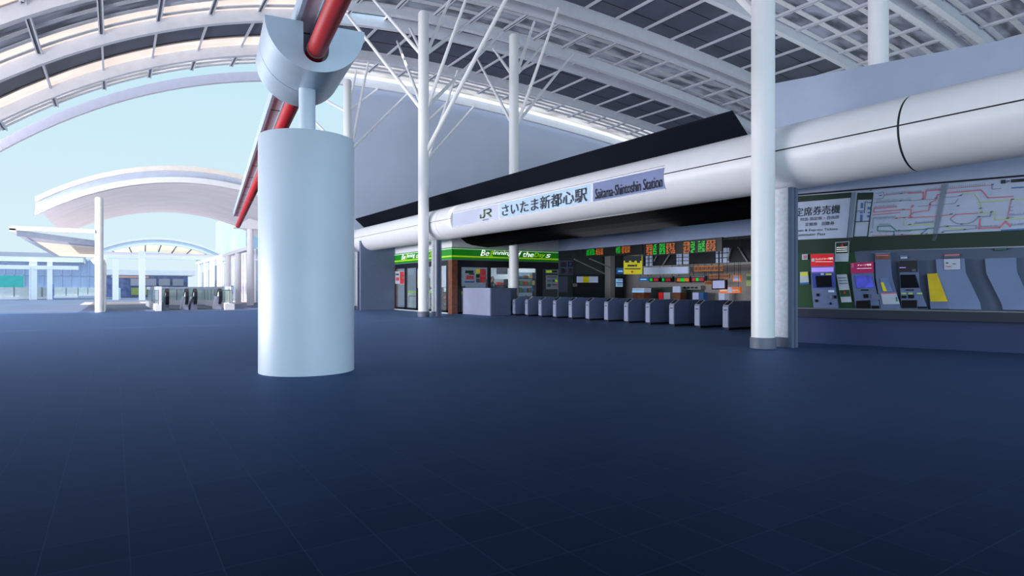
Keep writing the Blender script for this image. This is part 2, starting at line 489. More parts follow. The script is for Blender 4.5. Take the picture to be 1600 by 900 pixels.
for (yy, mm, xa, xb, dz, lab) in ribs:
    if yy == 48.0:
        o = thing('roof_rib', (14, yy, 0), None, None)
        build('rib_segment', curve_bar(yy, yy + .35, 0, .66, -10, 14), M['rib_mauve'], o); build('rib_segment', curve_bar(yy, yy + .35, 0, .66, 14, 59), M['rib_light'], o)
    else:
        o = build('roof_rib', curve_bar(yy, yy + .35, 0, .66, xa, xb, dz), M[mm])
    tag(o, lab, 'roof rib', 'arched ribs of the vaulted roof')

# walls
wl = MB(); n = 62; top = [(15.8 + 43 * i / n, 48.9, S(15.8 + 43 * i / n) + .35) for i in range(n + 1)]
wl.prism([(15.8, 48.9, 0)] + top + [(58.8, 48.9, 0)], (0, .3, 0))
struct('wall_back', wl, M['wall_blue'])
struct('wall_side', MB().box((13.95, 40.5, 0), (16.4, 40.8, 4.7)), M['wall_slate'])
struct('wall_store', MB().box((16.4, 31.9, 3.87), (24.1, 32.1, 5.0)), M['wall_white'])
struct('wall_store', MB().box((16.4, 32.1, 3.86), (16.6, 40.5, 5.0)), M['wall_white'])
# ticket wall: oblique block
tw = MB(); a, b = wall_pt(-3.42, 0), wall_pt(11, 0)
tw.prism([wall_pt(-3.42, 0), wall_pt(11, 0), wall_pt(11, 0, -.35), wall_pt(-3.42, 0, -.35)], (0, 0, 7.3))
struct('wall_ticket', tw, M['wall_lilac'])
struct('trim_1', MB().prism([wall_pt(-2.9, 4.06, .03), wall_pt(9, 4.06, .03), wall_pt(9, 4.1, .03), wall_pt(-2.9, 4.1, .03)], WN * .03), M['seam'])

# gate hall shell
struct('ceiling', MB().box((18.85, 11.5, 4.72), (31, 31.9, 4.85)), M['hall_dark'])
struct('wall_lintel', MB().box((24.1, 12, 3.88), (24.35, 31.9, 4.72)), M['lintel'])
struct('wall_hall_back', MB().box((30, 12, 0), (30.25, 31.9, 4.72)), M['hall_wall'])
struct('wall_hall_side', MB().box((24.1, 31.9, 0), (30, 32.15, 4.72)), M['hall_dark'])
struct('wall_hall_end', MB().box((18.6, 11.6, 0), (30.2, 11.9, 4.72)), M['hall_wall'])
struct('trim_2', MB().box((27.9, 31.2, 0), (28.3, 31.75, 4.7)), M['hall_beam'])

# store shell
struct('wall_store_back', MB().box((24.1, 32.1, 0), (24.35, 40.5, 4.0)), M['wall_white'])
struct('floor', MB().box((16.45, 32.0, 0), (24.1, 40.5, .02)), M['paper'])
struct('ceiling', MB().box((16.45, 32.0, 3.86), (24.1, 40.5, 3.95)), M['wall_white'])

# ================================================================== TREE COLUMNS
ROOFZ = lambda x: S(x)


def tree(cx, cy, label, low, up, extra=(), top=16.0, box=False):
    t = thing('tree_column', (cx, cy, 0), label, 'column', 'white tree-like columns holding the vault')
    build('trunk', MB().lathe(cx, cy, [(.28, 0), (.28, top - .1), (.22, top)], 32), M['white_gloss'], t, smooth=True)
    build('base_skirt', MB().lathe(cx, cy, [(.31, 0), (.31, .25), (.30, .27)], 32), M['skirt'], t, smooth=True)
    for (zj, offs) in ((11.0, low), (13.85, up)):
        for (dx, dy) in offs:
            tip = Vector((cx + dx, cy + dy, S(cx + dx)))
            d = Vector((dx, dy, 0)).normalized() * .2
            build('branch', MB().tube(Vector((cx, cy, zj)) + d, tip, .1, .075, 10), M['white_gloss'], t, smooth=True)
    for (zj, tip) in extra:
        build('branch', MB().tube((cx, cy, zj), tip, .12, .1, 10), M['white_gloss'], t, smooth=True)
    if box:
        y1 = cy - .3
        build('stone_fin', MB().box((cx + .61, y1, .25), (cx + .82, y1 + .62, 4.03)), M['stone_white'], t)
        build('fin_skirt', MB().box((cx + .60, y1, 0), (cx + .83, y1 + .62, .25)), M['skirt'], t)
        build('fin_edge', MB().box((cx + .59, y1 - .1, 0), (cx + .70, y1, 4.03)).box((cx + .70, y1 - .06, 0), (cx + .74, y1, 4.03)).box((cx + .74, y1 - .1, 0), (cx + .85, y1, 4.03)), M['trim_grey'], t)
    return t


A_, B_, C_, D_ = (7.0, 3.4), (2.1, -1.5), (1.8, 8.0), (-6.5, 3.3)
a_, b_, c_, d_ = (4.5, 3.4), (2.0, .8), (1.7, 5.7), (-4.0, 3.0)
tree(13.65, 9.6, 'thick white column nearest the camera beside the ticket machines', [D_], [C_, A_], extra=[(8.2, (15.4, 17.6, 17.5))], box=True)
tree(13.65, 29.8, 'white branching column standing in front of the convenience store doors', [A_, B_, C_, (-3.6, 3.2)], [a_, b_, c_, (-1.9, 2.4)], extra=[(8.35, (17.3, 26.0, 17.6))], box=True)
tree(13.65, 42.4, 'white branching column half hidden behind the big round pier', [(6.9, 5.7), (1.5, 0), (-4.5, 4)], [(4.3, 5.7), (1.3, 2), (-2.5, 5.7)], box=True)
tree(19.5, 9.75, 'white column rising above the ticket wall at upper right', [], [])
tree(19.5, 30.1, 'white branching column standing behind the far ticket gates', [A_, B_, (2.1, 8.0)], [a_, b_, (2.1, 5.8)], top=16.2)
tree(19.5, 42.4, 'white branching column hidden behind the store column, only branches showing', [(7.3, 5.6), (2, -1.5)], [(4.8, 5.6)])

# ================================================================== BIG PIER AND RED PIPE
PX, PY = 2.95, 11.48
pd = Vector((.1172, .9931, 0))          # run of the pipe
pn = Vector((.9931, -.1172, 0))         # across it, to the right
pier = thing('round_pier', (PX, PY, 0), 'massive pale blue round pier carrying a trough-shaped saddle for the red pipe', 'pillar')
build('drum', MB().lathe(PX, PY, [(.83, 0), (.83, 4.18), (.82, 4.2)], 96), M['pier'], pier, smooth=True)
build('post', MB().tube((PX, PY, 4.2), (PX, PY, 5.25), .145, n=32), M['pier'], pier, smooth=True)


def saddle_section(R=.80, slot=.205, cz=5.90, pz=5.46, n=40):
    """half disc with a U slot for the pipe, in (across, z)"""
    pts = []
    for i in range(n + 1):
        a = math.pi + math.pi * i / n
        pts.append((R * math.cos(a), cz + R * math.sin(a)))
    pts.append((slot, cz))
    for i in range(13):
        a = 0 - math.pi * i / 12
        pts.append((slot * math.cos(a), pz + slot * math.sin(a)))
    pts.append((-slot, cz))
    return pts


sec = saddle_section()
ax = Vector((PX, PY, 0))


def sw(p, t): return ax + pn * p[0] + pd * t + Vector((0, 0, p[1]))


for nm, t0, t1 in (('saddle', -1.08, .14), ('saddle', .165, 1.12)):
    mb = MB(); n = len(sec)
    mb.loft([[sw(p, t0) for p in sec], [sw(p, t1) for p in sec]])
    build(nm, mb, M['saddle'], pier, smooth=True)
build('saddle_joint', MB().loft([[sw((p[0] * .985, 5.9 + (p[1] - 5.9) * .985), .14) for p in sec], [sw((p[0] * .985, 5.9 + (p[1] - 5.9) * .985), .165) for p in sec]]), M['seam'], pier)

pz = 5.46
pc = lambda t, o=0.0, z=pz: ax + pd * t + pn * o + Vector((0, 0, z))
pipe = thing('red_pipe', pc(0, 0, 0), 'glossy red pipe running overhead beside a grey beam, through the pier saddle', 'pipe')
build('pipe', MB().tube(pc(-14), pc(31.2), .15, n=32), M['red'], pipe, smooth=True)
rg = MB()
for t in (-1.15, -8, 5.5, 12, 18, 24):
    rg.tube(pc(t), pc(t + .05), .157, n=32)
build('coupling_ring', rg, mat('coupling_grey', (136, 130, 140), .4), pipe, smooth=True)
build('pipe_end', MB().lathe(0, 0, [(.15, 0), (.13, .06), (.08, .1)], 24), M['red'], pipe, smooth=True)
pe = pipe.children[-1]; pe.rotation_euler = (-math.pi / 2, 0, -.1175); pe.location = pc(31.2) * K - pipe.location
beam = thing('overhead_beam', pc(0, -.15, 5.9), 'mauve grey overhead beam with light blue edge alongside the red pipe', 'beam')
build('beam_body', MB().loft([[pc(t, o, z) for o, z in ((-.25, 5.93), (-.02, 5.93), (-.02, 6.2), (-.25, 6.2))] for t in (-14, 30)]), M['beam_grey'], beam)
build('beam_lip', MB().loft([[pc(t, o, z) for o, z in ((-.315, 5.90), (-.25, 5.90), (-.25, 6.22), (-.315, 6.22))] for t in (-14, 30)]), M['beam_edge'], beam)
build('beam_lip', MB().loft([[pc(t, o, z) for o, z in ((-.02, 5.905), (.01, 5.905), (.01, 6.22), (-.02, 6.22))] for t in (-14, 30)]), M['beam_edge'], beam)
sm = MB()
for k in range(-5, 12):
    t = k * 2.6 - .55
    sm.loft([[pc(tt, o, z) for o, z in ((-.25, 5.922), (-.02, 5.922), (-.02, 5.94), (-.25, 5.94))] for tt in (t, t + .04)])
build('beam_joint', sm, M['seam'], beam)

# ================================================================== TUBE CANOPY
TX, TZ, TR = 14.78, 4.885, .835
tube = thing('station_canopy_tube', (TX, 20, 0), 'long white rounded tube canopy running above the station entrance', 'canopy')


def ring(y, flat=None, n=64):
    out = []
    for i in range(n):
        a = 2 * math.pi * i / n
        x, z = TX + TR * math.cos(a), TZ + TR * math.sin(a)
        if flat and x < TX and flat[0] < z < flat[1]:
            x = max(x, flat[2])
        out.append((x, y, z))
    return out


FL = (4.47, 5.22, 14.10)


def ring_flat(y):
    """section with the shallow sign recess cut in its front"""
    n = 64; out = []
    for i in range(n):
        a = 2 * math.pi * i / n
        out.append((TX + TR * math.cos(a), TZ + TR * math.sin(a)))
    res = []
    done = False
    for x, z in out:
        if x < TX - .3 and FL[0] < z < FL[1]:
            if not done:
                zt = FL[1]; xt = TX - math.sqrt(TR**2 - (zt - TZ)**2); zb = FL[0]; xb = TX - math.sqrt(TR**2 - (zb - TZ)**2)
                res += [(xt, zt), (FL[2], zt), (FL[2], zb), (xb, zb)]; done = True
            continue
        res.append((x, z))
    return [(x, y, z) for x, z in res]


YS0, YS1 = 13.2, 27.3
build('shell', MB().loft([ring(-8), ring(6.55)]), M['tube'], tube, smooth=True)
build('shell', MB().loft([ring(6.6), ring(YS0)]), M['tube'], tube, smooth=True)
build('shell', MB().loft([ring_flat(YS0), ring_flat(YS1)]), M['tube'], tube, smooth=True)
build('shell', MB().loft([ring(YS1), ring(29.0)]), M['tube'], tube, smooth=True)
build('shell', MB().loft([ring(29.03), ring(40.4)]), M['tube'], tube, smooth=True)
build('shell', MB().loft([ring(40.43), ring(48)]), M['tube'], tube, smooth=True)


def small_ring(y0, y1, k=.985):
    r0 = [(TX + (p[0] - TX) * k, y0, TZ + (p[2] - TZ) * k) for p in ring(0)]
    return [r0, [(p[0], y1, p[2]) for p in r0]]


build('shell_joint', MB().loft(small_ring(6.5, 6.65)), M['seam'], tube, smooth=True)
build('shell_joint', MB().loft(small_ring(40.3, 40.5, .99)), mat('joint_pale', (150, 156, 172), .6), tube, smooth=True)
sz = 4.935
for y0, y1, mm in ((-8, YS0, 'seam'), (YS1, 48, 'board_trim')):
    build('seam_line', MB().box((TX - TR - .006, y0, sz - .014), (TX - TR + .05, y1, sz + .014)), M[mm], tube)

# station name sign in the recess
sx = FL[2] - .012


def sq(pa, pb, pc_, pd_):  # pixel survey of the sign face on its plane
    return [on_x(*p, sx) for p in (pa, pb, pc_, pd_)]


sign = thing('station_name_sign', (sx, 20.2, 4.47), 'long station name sign with Japanese and English lettering set into the white tube', 'sign')
zb, zt = FL[0] + .03, FL[1] - .03
ya, yb, yc, yd = YS1 - .05, 22.9, 16.68, YS0 + .05
for y1, y0, mm in ((ya, yb + .05, 'sign_face'), (yb - .05, yc + .06, 'sign_face_sky'), (yc - .06, yd, 'sign_face_slate')):
    build('sign_panel', MB().box((sx - .01, y0, zb), (sx + .01, y1, zt)), M[mm], sign)
build('sign_frame', MB().box((sx - .03, yd, zt - .03), (sx + .01, ya, zt)).box((sx - .03, yd, zb), (sx + .01, ya, zb + .02)).box((sx - .02, yb - .05, zb), (sx + .01, yb + .05, zt)).box((sx - .02, yc - .06, zb), (sx + .01, yc + .06, zt)), M['letter_white'] if False else M['white'], sign)


def st(y0, y1, z0, z1): return [(sx - .03, y0, z0), (sx - .03, y1, z0), (sx - .03, y1, z1), (sx - .03, y0, z1)]


build('lettering', text_quad(MB(), 'さいたま新都心駅', st(22.65, 16.95, 4.58, 5.08), bold=.02), M['letter_grey'], sign)
build('lettering', text_quad(MB(), 'Saitama-Shintoshin Station', st(16.5, 13.38, 4.59, 4.94), bold=.014), M['letter_dark'], sign)
# logo: J and R drawn as strokes
lg = MB()
y0, y1, z0, z1 = 24.55, 23.55, 4.66, 5.06
def lp(u, w): return Vector((sx - .03, y0 + (y1 - y0) * u, z0 + (z1 - z0) * w))
def lbar(mb, pts, wdt):
    for i in range(len(pts) - 1):
        p, q = Vector(pts[i]), Vector(pts[i + 1]); d = q - p; nn = Vector((-d.y, d.x)).normalized() * wdt / 2
        e = d.normalized() * wdt * .45
        mb.add([lp(*(p - e + nn)), lp(*(q + e + nn)), lp(*(q + e - nn)), lp(*(p - e - nn))], [(0, 1, 2, 3)])
lbar(lg, [(.02, .42), (.06, .1), (.3, .1), (.38, .2), (.38, .92)], .13)
lbar(lg, [(.38, .92), (.80, .92), (.94, .82), (.94, .62), (.80, .5), (.60, .5)], .13)
lbar(lg, [(.66, .5), (.96, .06)], .14)
build('logo', lg, M['logo_green'], sign)
build('lettering', text_quad(MB(), 'EAST', st(24.3, 23.75, 4.55, 4.61), bold=.01), M['map_green'], sign)

# black wing behind the tube
prof = [(14.96, 6.56), (15.6, 6.0), (16.3, 5.25), (16.95, 4.4), (17.3, 4.14), (17.7, 4.02), (18.77, 3.92)]
def wing(pr, y0, y1):
    up = [(x - .02, z + .05) for x, z in pr]
    s_ = pr + up[::-1]
    return MB().loft([[(x, y0, z) for x, z in s_], [(x, y1, z) for x, z in s_]])
cw = thing('canopy_wing', (16.5, 25, 4), 'black curved sheet wing showing above and below the white tube', 'canopy')
wg = wing(prof[:3], 11.5, 31.85); w2 = wing(prof[:3], 31.85, 44.6); wg.add(w2.v, w2.f)
build('upper_sheet', wg, M['black'], cw); build('lower_sheet', wing(prof[2:], 11.5, 31.85), M['black_shaded'], cw)
struct('wall_gate_top', MB().box((18.78, 11.5, 3.98), (18.84, 31.85, 4.85)), M['hall_dark'])

# ================================================================== TICKET GATES
def make_gate(y):
    L, Wd, Hh = 2.0, .26, 1.03
    g = thing('ticket_gate', (18.4, y, 0), 'x', 'ticket gate', 'row of automatic ticket gates')
    side = [(18.4, .08), (18.4, .84), (18.72, Hh), (18.4 + L - .28, Hh), (18.4 + L, .84), (18.4 + L, .08)]
    build('body', MB().prism([(x, y, z) for x, z in side], (0, Wd, 0)), M['gate_side'], g, bevel=.012)
    build('front_panel', MB().box((18.385, y + .02, .1), (18.401, y + Wd - .02, .82)), M['gate_front'], g)
    dx, dz = .32, Hh - .84
    def tp(t, o): return (18.4 + dx * t - .007 * .5, y + o, .84 + dz * t + .012)
    build('top_plate', MB().prism([tp(.02, .01), tp(.98, .01), tp(.98, Wd - .01), tp(.02, Wd - .01)], (0, 0, .012)), M['gate_top'], g)
    build('card_reader', MB().prism([(p[0], p[1], p[2] + .012) for p in (tp(.14, .05), tp(.86, .05), tp(.86, Wd - .05), tp(.14, Wd - .05))], (0, 0, .014)), M['black_gloss'], g)
    build('ticket_slot', MB().box((18.375, y + .07, .70), (18.387, y + Wd - .07, .73)), M['black_gloss'], g)
    build('side_joint', MB().box((19.25, y - .004, .1), (19.262, y + .01, Hh - .01)), M['trim_grey'], g)
    build('kick_base', MB().box((18.46, y + .03, 0), (18.4 + L - .06, y + Wd - .03, .08)), M['seam'], g)
    return g


ORD = ['nearest the thick column', 'second from the thick column', 'third from the thick column', 'fourth from the thick column', 'fifth from the thick column', 'sixth from the thick column',
       'seventh, at the middle of the row', 'sixth from the pale desk', 'fifth from the pale desk', 'fourth from the pale desk', 'third from the pale desk', 'second from the pale desk', 'standing against the pale desk']
gp = (1129, 1085, 1045.5, 1008.5, 975, 944, 915, 888.5, 864, 841.5, 820.5, 801, 782)
gy = [on_x(p, 500, 18.4).y - .26 for p in gp]
g0 = make_gate(gy[0])
g0['label'] = 'blue-grey ticket gate ' + ORD[0]
for i in range(1, 13):
    dup(g0, (0, gy[i] - gy[0], 0), 'blue-grey ticket gate ' + ORD[i])

desk = thing('attendant_desk', (17.05, 28.7, 0), 'boxy pale lilac screen desk beside the last ticket gate', 'desk')
build('desk_front', MB().box((17.03, 28.65, 0), (17.1, 31.75, 1.5)), M['desk_front'], desk)
build('desk_side', MB().box((17.1, 28.65, 0), (18.36, 28.72, 1.5)).box((18.36, 29.3, 0), (19.2, 29.4, 1.5)), M['desk_side'], desk)

# ================================================================== STORE
FY = 31.88
def fy(px, py, y=FY): return on_y(px, py, y)
def fx(px, py, x=16.38): return on_x(px, py, x)


def yq(x0, x1, z0, z1, y): return [(x0, y, z0), (x1, y, z0), (x1, y, z1), (x0, y, z1)]


# fascia signs: front one and side one
def fascia(name, label, P, q, nrm, words):
    """q: lower-left, lower-right, upper-right, upper-left of the sign face"""
    t = thing(name, q[0], label, 'shop sign')
    nv = Vector(nrm)
    build('sign_face', MB().prism(q, nv * -.1), M['green_sign'], t)
    build('stripe', MB().prism([p + nv * .01 for p in sub(q, 0, .86, 1, .93)], nv * .01), M['sign_pale'], t)
    build('stripe', MB().prism([p + nv * .01 for p in sub(q, 0, .24, 1, .36)], nv * .01), M['lime'], t)
    build('lower_edge', MB().prism([p + nv * .01 for p in sub(q, 0, 0, 1, .07)], nv * .01), M['skirt'], t)
    for (s_, u0, u1, w0, w1, mm) in words:
        build('lettering', text_quad(MB(), s_, sub(q, u0, w0, u1, w1), nv * .03, bold=.016, shear=.3), M[mm], t)
    return t


zf0, zf1 = 3.12, 3.86
x_a, x_b = 16.4, 24.05
q = [Vector(p) for p in yq(x_a, x_b, zf0, zf1, FY - .02)]
def uf(px): return (fy(px, 400, FY - .02).x - x_a) / (x_b - x_a)
fascia('store_sign', 'green shop fascia with white slanted lettering facing the ticket gates', None, q, (0, -1, 0),
       [('Be', uf(750.5), uf(764), .40, .86, 'letter_white'), ('g', uf(764.5), uf(771), .26, .80, 'lime'), ('inning', uf(770), uf(800.5), .42, .86, 'letter_white'),
        ('of', uf(802), uf(815), .42, .86, 'letter_white'), ('the', uf(817), uf(833.5), .42, .86, 'letter_white'), ('Day', uf(834), uf(851.5), .36, .80, 'lime'), ('s', uf(852), uf(860), .42, .72, 'letter_white')])
y_a, y_b = 40.5, 31.86
q = [Vector((16.38, y_a, zf0)), Vector((16.38, y_b, zf0)), Vector((16.38, y_b, zf1)), Vector((16.38, y_a, zf1))]
def us(px): return (fx(px, 400).y - y_a) / (y_b - y_a)
fascia('store_sign', 'green shop fascia with white slanted lettering on the side facing the concourse', None, q, (-1, 0, 0),
       [('Be', us(628), us(634), .40, .86, 'letter_white'), ('g', us(634), us(637.5), .28, .86, 'lime'), ('inning', us(636.5), us(649), .42, .86, 'letter_white'),
        ('of', us(651), us(657), .42, .86, 'letter_white'), ('the', us(659), us(668), .42, .86, 'letter_white'), ('Day', us(669), us(680), .36, .86, 'lime'), ('s', us(681), us(685), .42, .72, 'letter_white')])

# corner and end posts
tag(build('wooden_post', MB().box((16.36, 31.82, 0), (16.72, 32.3, zf0)), M['wood']), 'brown wooden post at the corner of the convenience store', 'post')
tag(build('wooden_post', MB().box((16.36, fx(617, 450).y, 0), (16.6, 40.45, zf0)), M['wood']), 'narrow brown wooden post by the slate wall, at the end of the store', 'post')

# front glazing (faces the gates)
front = thing('window_1', (20, FY, 0), None, None, kind='structure')
zh = 2.72
def xpost(p0, p1): return (fy(p0, 430).x, fy(p1, 430).x)
fr = MB().box((16.72, FY, zh), (24.05, FY + .12, zf0))
for p0, p1 in ((716, 721), (762.5, 767), (838, 847.5)):
    a, b = xpost(p0, p1); fr.box((a, FY, 0), (b, FY + .12, zh))
fr.box((16.72, FY, 0), (24.05, FY + .12, .1))
build('window_frame', fr, M['frame_dark'], front)
pane = MB()
for p0, p1 in ((721, 762.5), (767, 838), (847.5, 872)):
    a, b = xpost(p0, p1); pane.box((a, FY + .05, .1), (b, FY + .06, zh))
build('pane', pane, M['store_glass'], front)
a, b = xpost(847.5, 853); build('dark_panel', MB().box((a, FY + .07, .1), (24.05, FY + .1, zh)), M['frame_dark'], front)
# side glazing (faces the concourse)
side = thing('window_2', (16.4, 36, 0), None, None, kind='structure')
fr = MB().box((16.38, 32.3, zh + .1), (16.5, fx(617, 450).y, zf0)).box((16.38, 32.3, .06), (16.5, fx(617, 450).y, .2))
for p0, p1 in ((616, 618), (632, 634.5), (650, 653), (697, 700)):
    fr.box((16.38, fx(p1, 450).y, .06), (16.5, fx(p0, 450).y, zh + .1))
build('window_frame', fr, M['frame_dark'], side)
build('pane', MB().box((16.43, 32.6, .2), (16.44, fx(617, 450).y, zh + .1)), M['store_glass'], side)
build('window_sill', MB().box((16.3, 32.3, 0), (16.5, 40.4, .06)), M['white'], side)
build('glare_sheet', MB().box((16.40, fx(697, 450).y + .02, 1.55), (16.42, fx(672, 450).y, zh + .1)), M['paper'], side)  # white sheet added for the reflected glare on the door glass

# posters on the glass
def poster(name, label, q, nv, parts, group='posters on the store glass', back='paper'):
    nv = Vector(nv); q = [Vector(p) for p in q]
    t = thing(name, q[0], label, 'poster', group)
    build('sheet', MB().prism(q, nv * .012), M[back], t)
    for it in parts:
        if it[0] == 'box':
            _, u0, w0, u1, w1, mm = it
            build('colour_block', MB().prism([p + nv * .016 for p in sub(q, u0, w0, u1, w1)], nv * .004), M[mm], t)
        else:
            _, s_, u0, w0, u1, w1, mm = it
            build('lettering', text_quad(MB(), s_, sub(q, u0, w0, u1, w1), nv * .024, bold=.02), M[mm], t)
    return t


def fq(x0, y0, x1, y1, Y): return [on_y(x0, y1, Y), on_y(x1, y1, Y), on_y(x1, y0, Y), on_y(x0, y0, Y)]
def xq(x0, y0, x1, y1, X): return [on_x(x0, y1, X), on_x(x1, y1, X), on_x(x1, y0, X), on_x(x0, y0, X)]


PYF = FY - .04
poster('sale_poster', 'white sale poster with green heading and red figures in the gate-side store window', fq(725, 419.5, 742, 442.5, PYF), (0, -1, 0),
       [('box', .1, .68, .86, .86, 'mid_green'), ('box', .45, .58, .95, .66, 'dark_green'), ('box', .2, .26, .85, .52, 'crimson'), ('text', '20', .28, .29, .76, .49, 'paper'), ('box', .05, .04, .95, .14, 'blue_sign')])
poster('sale_poster', 'red and picture sale poster with three prices in the gate-side store window', fq(743.2, 420, 759, 442, PYF), (0, -1, 0),
       [('box', .02, .7, .4, .98, 'yellow'), ('box', .02, .36, .4, .62, 'mid_green'), ('box', .02, .03, .4, .3, 'letter_grey'), ('box', .42, .02, .98, .98, 'crimson'),
        ('text', '20', .48, .72, .88, .92, 'paper'), ('text', '20', .48, .40, .88, .60, 'paper'), ('text', '100', .46, .08, .9, .28, 'paper')])
poster('blank_notice', 'blank pale notice hanging in the wide store window', fq(775.5, 418, 793, 428.5, PYF), (0, -1, 0), [])
poster('round_sticker', 'green and white rounded strip on the dark end of the store front', fq(852.5, 421.5, 871.5, 427, PYF), (0, -1, 0), [('box', .05, .2, .5, .8, 'lime'), ('box', .5, .2, .95, .8, 'mid_green')])
poster('info_poster', 'pale information poster with coloured squares on the dark end of the store front', fq(853, 430, 871.5, 452, PYF), (0, -1, 0),
       [('box', .12, .82, .88, .92, 'map_grey'), ('box', .1, .54, .4, .68, 'map_grey'), ('box', .52, .52, .76, .68, 'map_green'), ('box', .76, .52, .95, .68, 'lime'), ('box', .1, .18, .4, .4, 'map_green'), ('box', .5, .28, .78, .36, 'blue_sign'), ('box', .74, .28, .94, .36, 'crimson')])
PXS = 16.35
poster('sale_poster', 'white sale poster with red figure on the concourse-side store door', xq(617.8, 424, 624.8, 443.5, PXS), (-1, 0, 0),
       [('box', .15, .7, .85, .82, 'mid_green'), ('box', .2, .25, .85, .52, 'crimson'), ('text', '20', .3, .3, .75, .48, 'paper')])
poster('sale_poster', 'red sale poster on the concourse-side store door', xq(625.2, 423.5, 632, 444.5, PXS), (-1, 0, 0),
       [('box', .05, .04, .95, .96, 'crimson'), ('box', .05, .4, .4, .62, 'yellow'), ('text', '20', .42, .7, .88, .88, 'paper'), ('text', '20', .42, .42, .88, .6, 'paper'), ('text', '100', .4, .12, .88, .3, 'paper')])
poster('red_strip_poster', 'red strip poster beside the concourse-side store door post', xq(652.5, 420, 656, 450, PXS), (-1, 0, 0), [('box', .1, .1, .9, .5, 'yellow')])
tag(build('blank_placard', MB().box((17.6, on_x(645.5, 430, 17.6).y, on_x(640, 430, 17.6).z), (17.62, on_x(638, 430, 17.6).y, on_x(640, 420.5, 17.6).z)).box((17.605, on_x(642, 430, 17.6).y, on_x(640, 420.5, 17.6).z), (17.615, on_x(642, 430, 17.6).y + .02, 3.86)), M['panel_lit']), 'blank white panel hanging inside the concourse-side store door', 'panel')

# store interior: counter, shelves, goods, clerk
ct = thing('store_counter', (17.3, 38, 0), 'white checkout counter with green stripe inside the concourse-side doors', 'counter')
build('counter_body', MB().box((17.1, 37.6, .02), (17.7, 40.2, 1.16)), M['white'], ct)
build('counter_stripe', MB().box((17.05, 37.55, 1.16), (17.75, 40.25, 1.3)), M['lime'], ct)
build('counter_top', MB().box((17.05, 37.55, 1.3), (17.75, 40.25, 1.36)), M['paper'], ct)
build('panel_outline', MB().box((17.085, 38.0, .2), (17.1, 38.04, .95)).box((17.085, 39.7, .2), (17.1, 39.74, .95)).box((17.085, 38.0, .93), (17.1, 39.74, .97)), M['frame_dark'], ct)
ct2 = thing('store_counter', (17, 32.4, 0), 'low white counter with green stripe inside the store corner by the wooden post', 'counter')
build('counter_body', MB().box((16.9, 32.35, .02), (17.9, 33.4, 1.16)), M['white'], ct2)
build('counter_stripe', MB().box((16.86, 32.31, 1.16), (17.94, 33.44, 1.3)), M['lime'], ct2)
build('register', MB().box((17.15, 32.5, 1.3), (17.6, 32.95, 1.62)), M['frame_dark'], ct2)


def shelf_unit(x0, x1, y0, y1, zs, label, mm, face):
    t = thing('store_shelf', ((x0 + x1) / 2, (y0 + y1) / 2, 0), label, 'shelf')
    build('upright', MB().box((x0, y0, .02), (x0 + .06, y1, zs[-1] + .45)), M['frame_dark'], t)
    build('upright', MB().box((x1 - .06, y0, .02), (x1, y1, zs[-1] + .45)), M['frame_dark'], t)
    if face == 'y':
        build('back_panel', MB().box((x0, y1 - .04, .02), (x1, y1, zs[-1] + .45)), M[mm], t)
    else:
        build('back_panel', MB().box((x1 - .1, y0, .02), (x1 - .06, y1, zs[-1] + .45)), M[mm], t)
    for z in zs:
        build('shelf_board', MB().box((x0 + .06, y0, z), (x1 - .06, y1 - .05, z + .05)), M['frame_dark'], t)
    return t


ZS = (.3, .75, 1.2, 1.65, 2.1)
shelf_unit(22.2, 24.0, 34.2, 34.7, ZS, 'tall white-backed shelf of goods seen right of the column in the wide store window', 'panel_lit', 'y')
shelf_unit(20.7, 22.15, 34.9, 35.4, ZS[:4], 'long dark shelf of goods seen left of the column in the wide store window', 'paper', 'y')
shelf_unit(17.9, 20.4, 38.9, 39.5, ZS, 'shelf of goods at the back seen through the concourse-side doors', 'paper', 'y')
shelf_unit(18.1, 19.0, 36.6, 37.4, ZS[:3], 'low straw coloured display shelf just inside the concourse-side doors', 'orange_wood', 'y')


def goods(x0, x1, y, zs, where):
    i = 0
    for z in zs:
        x = x0 + .15
        while x < x1 - .3:
            w, h = random.uniform(.14, .32), random.uniform(.12, .3)
            o = build('goods_packet', MB().box((x, y, z + .055), (x + w, y + .22, z + .055 + h)), random.choice(GOODS))
            tag(o, 'small goods packet on the ' + where, 'packet', 'goods packets on the ' + where)
            x += w + random.uniform(.03, .2); i += 1


goods(22.2, 24.0, 34.25, ZS[1:], 'white-backed shelf in the wide store window')
goods(20.7, 22.15, 34.95, ZS[1:4], 'long dark shelf in the wide store window')
goods(17.9, 20.4, 38.95, ZS[1:], 'shelf seen through the concourse-side doors')
goods(18.1, 19.0, 36.65, ZS[:3], 'low straw display inside the concourse-side doors')

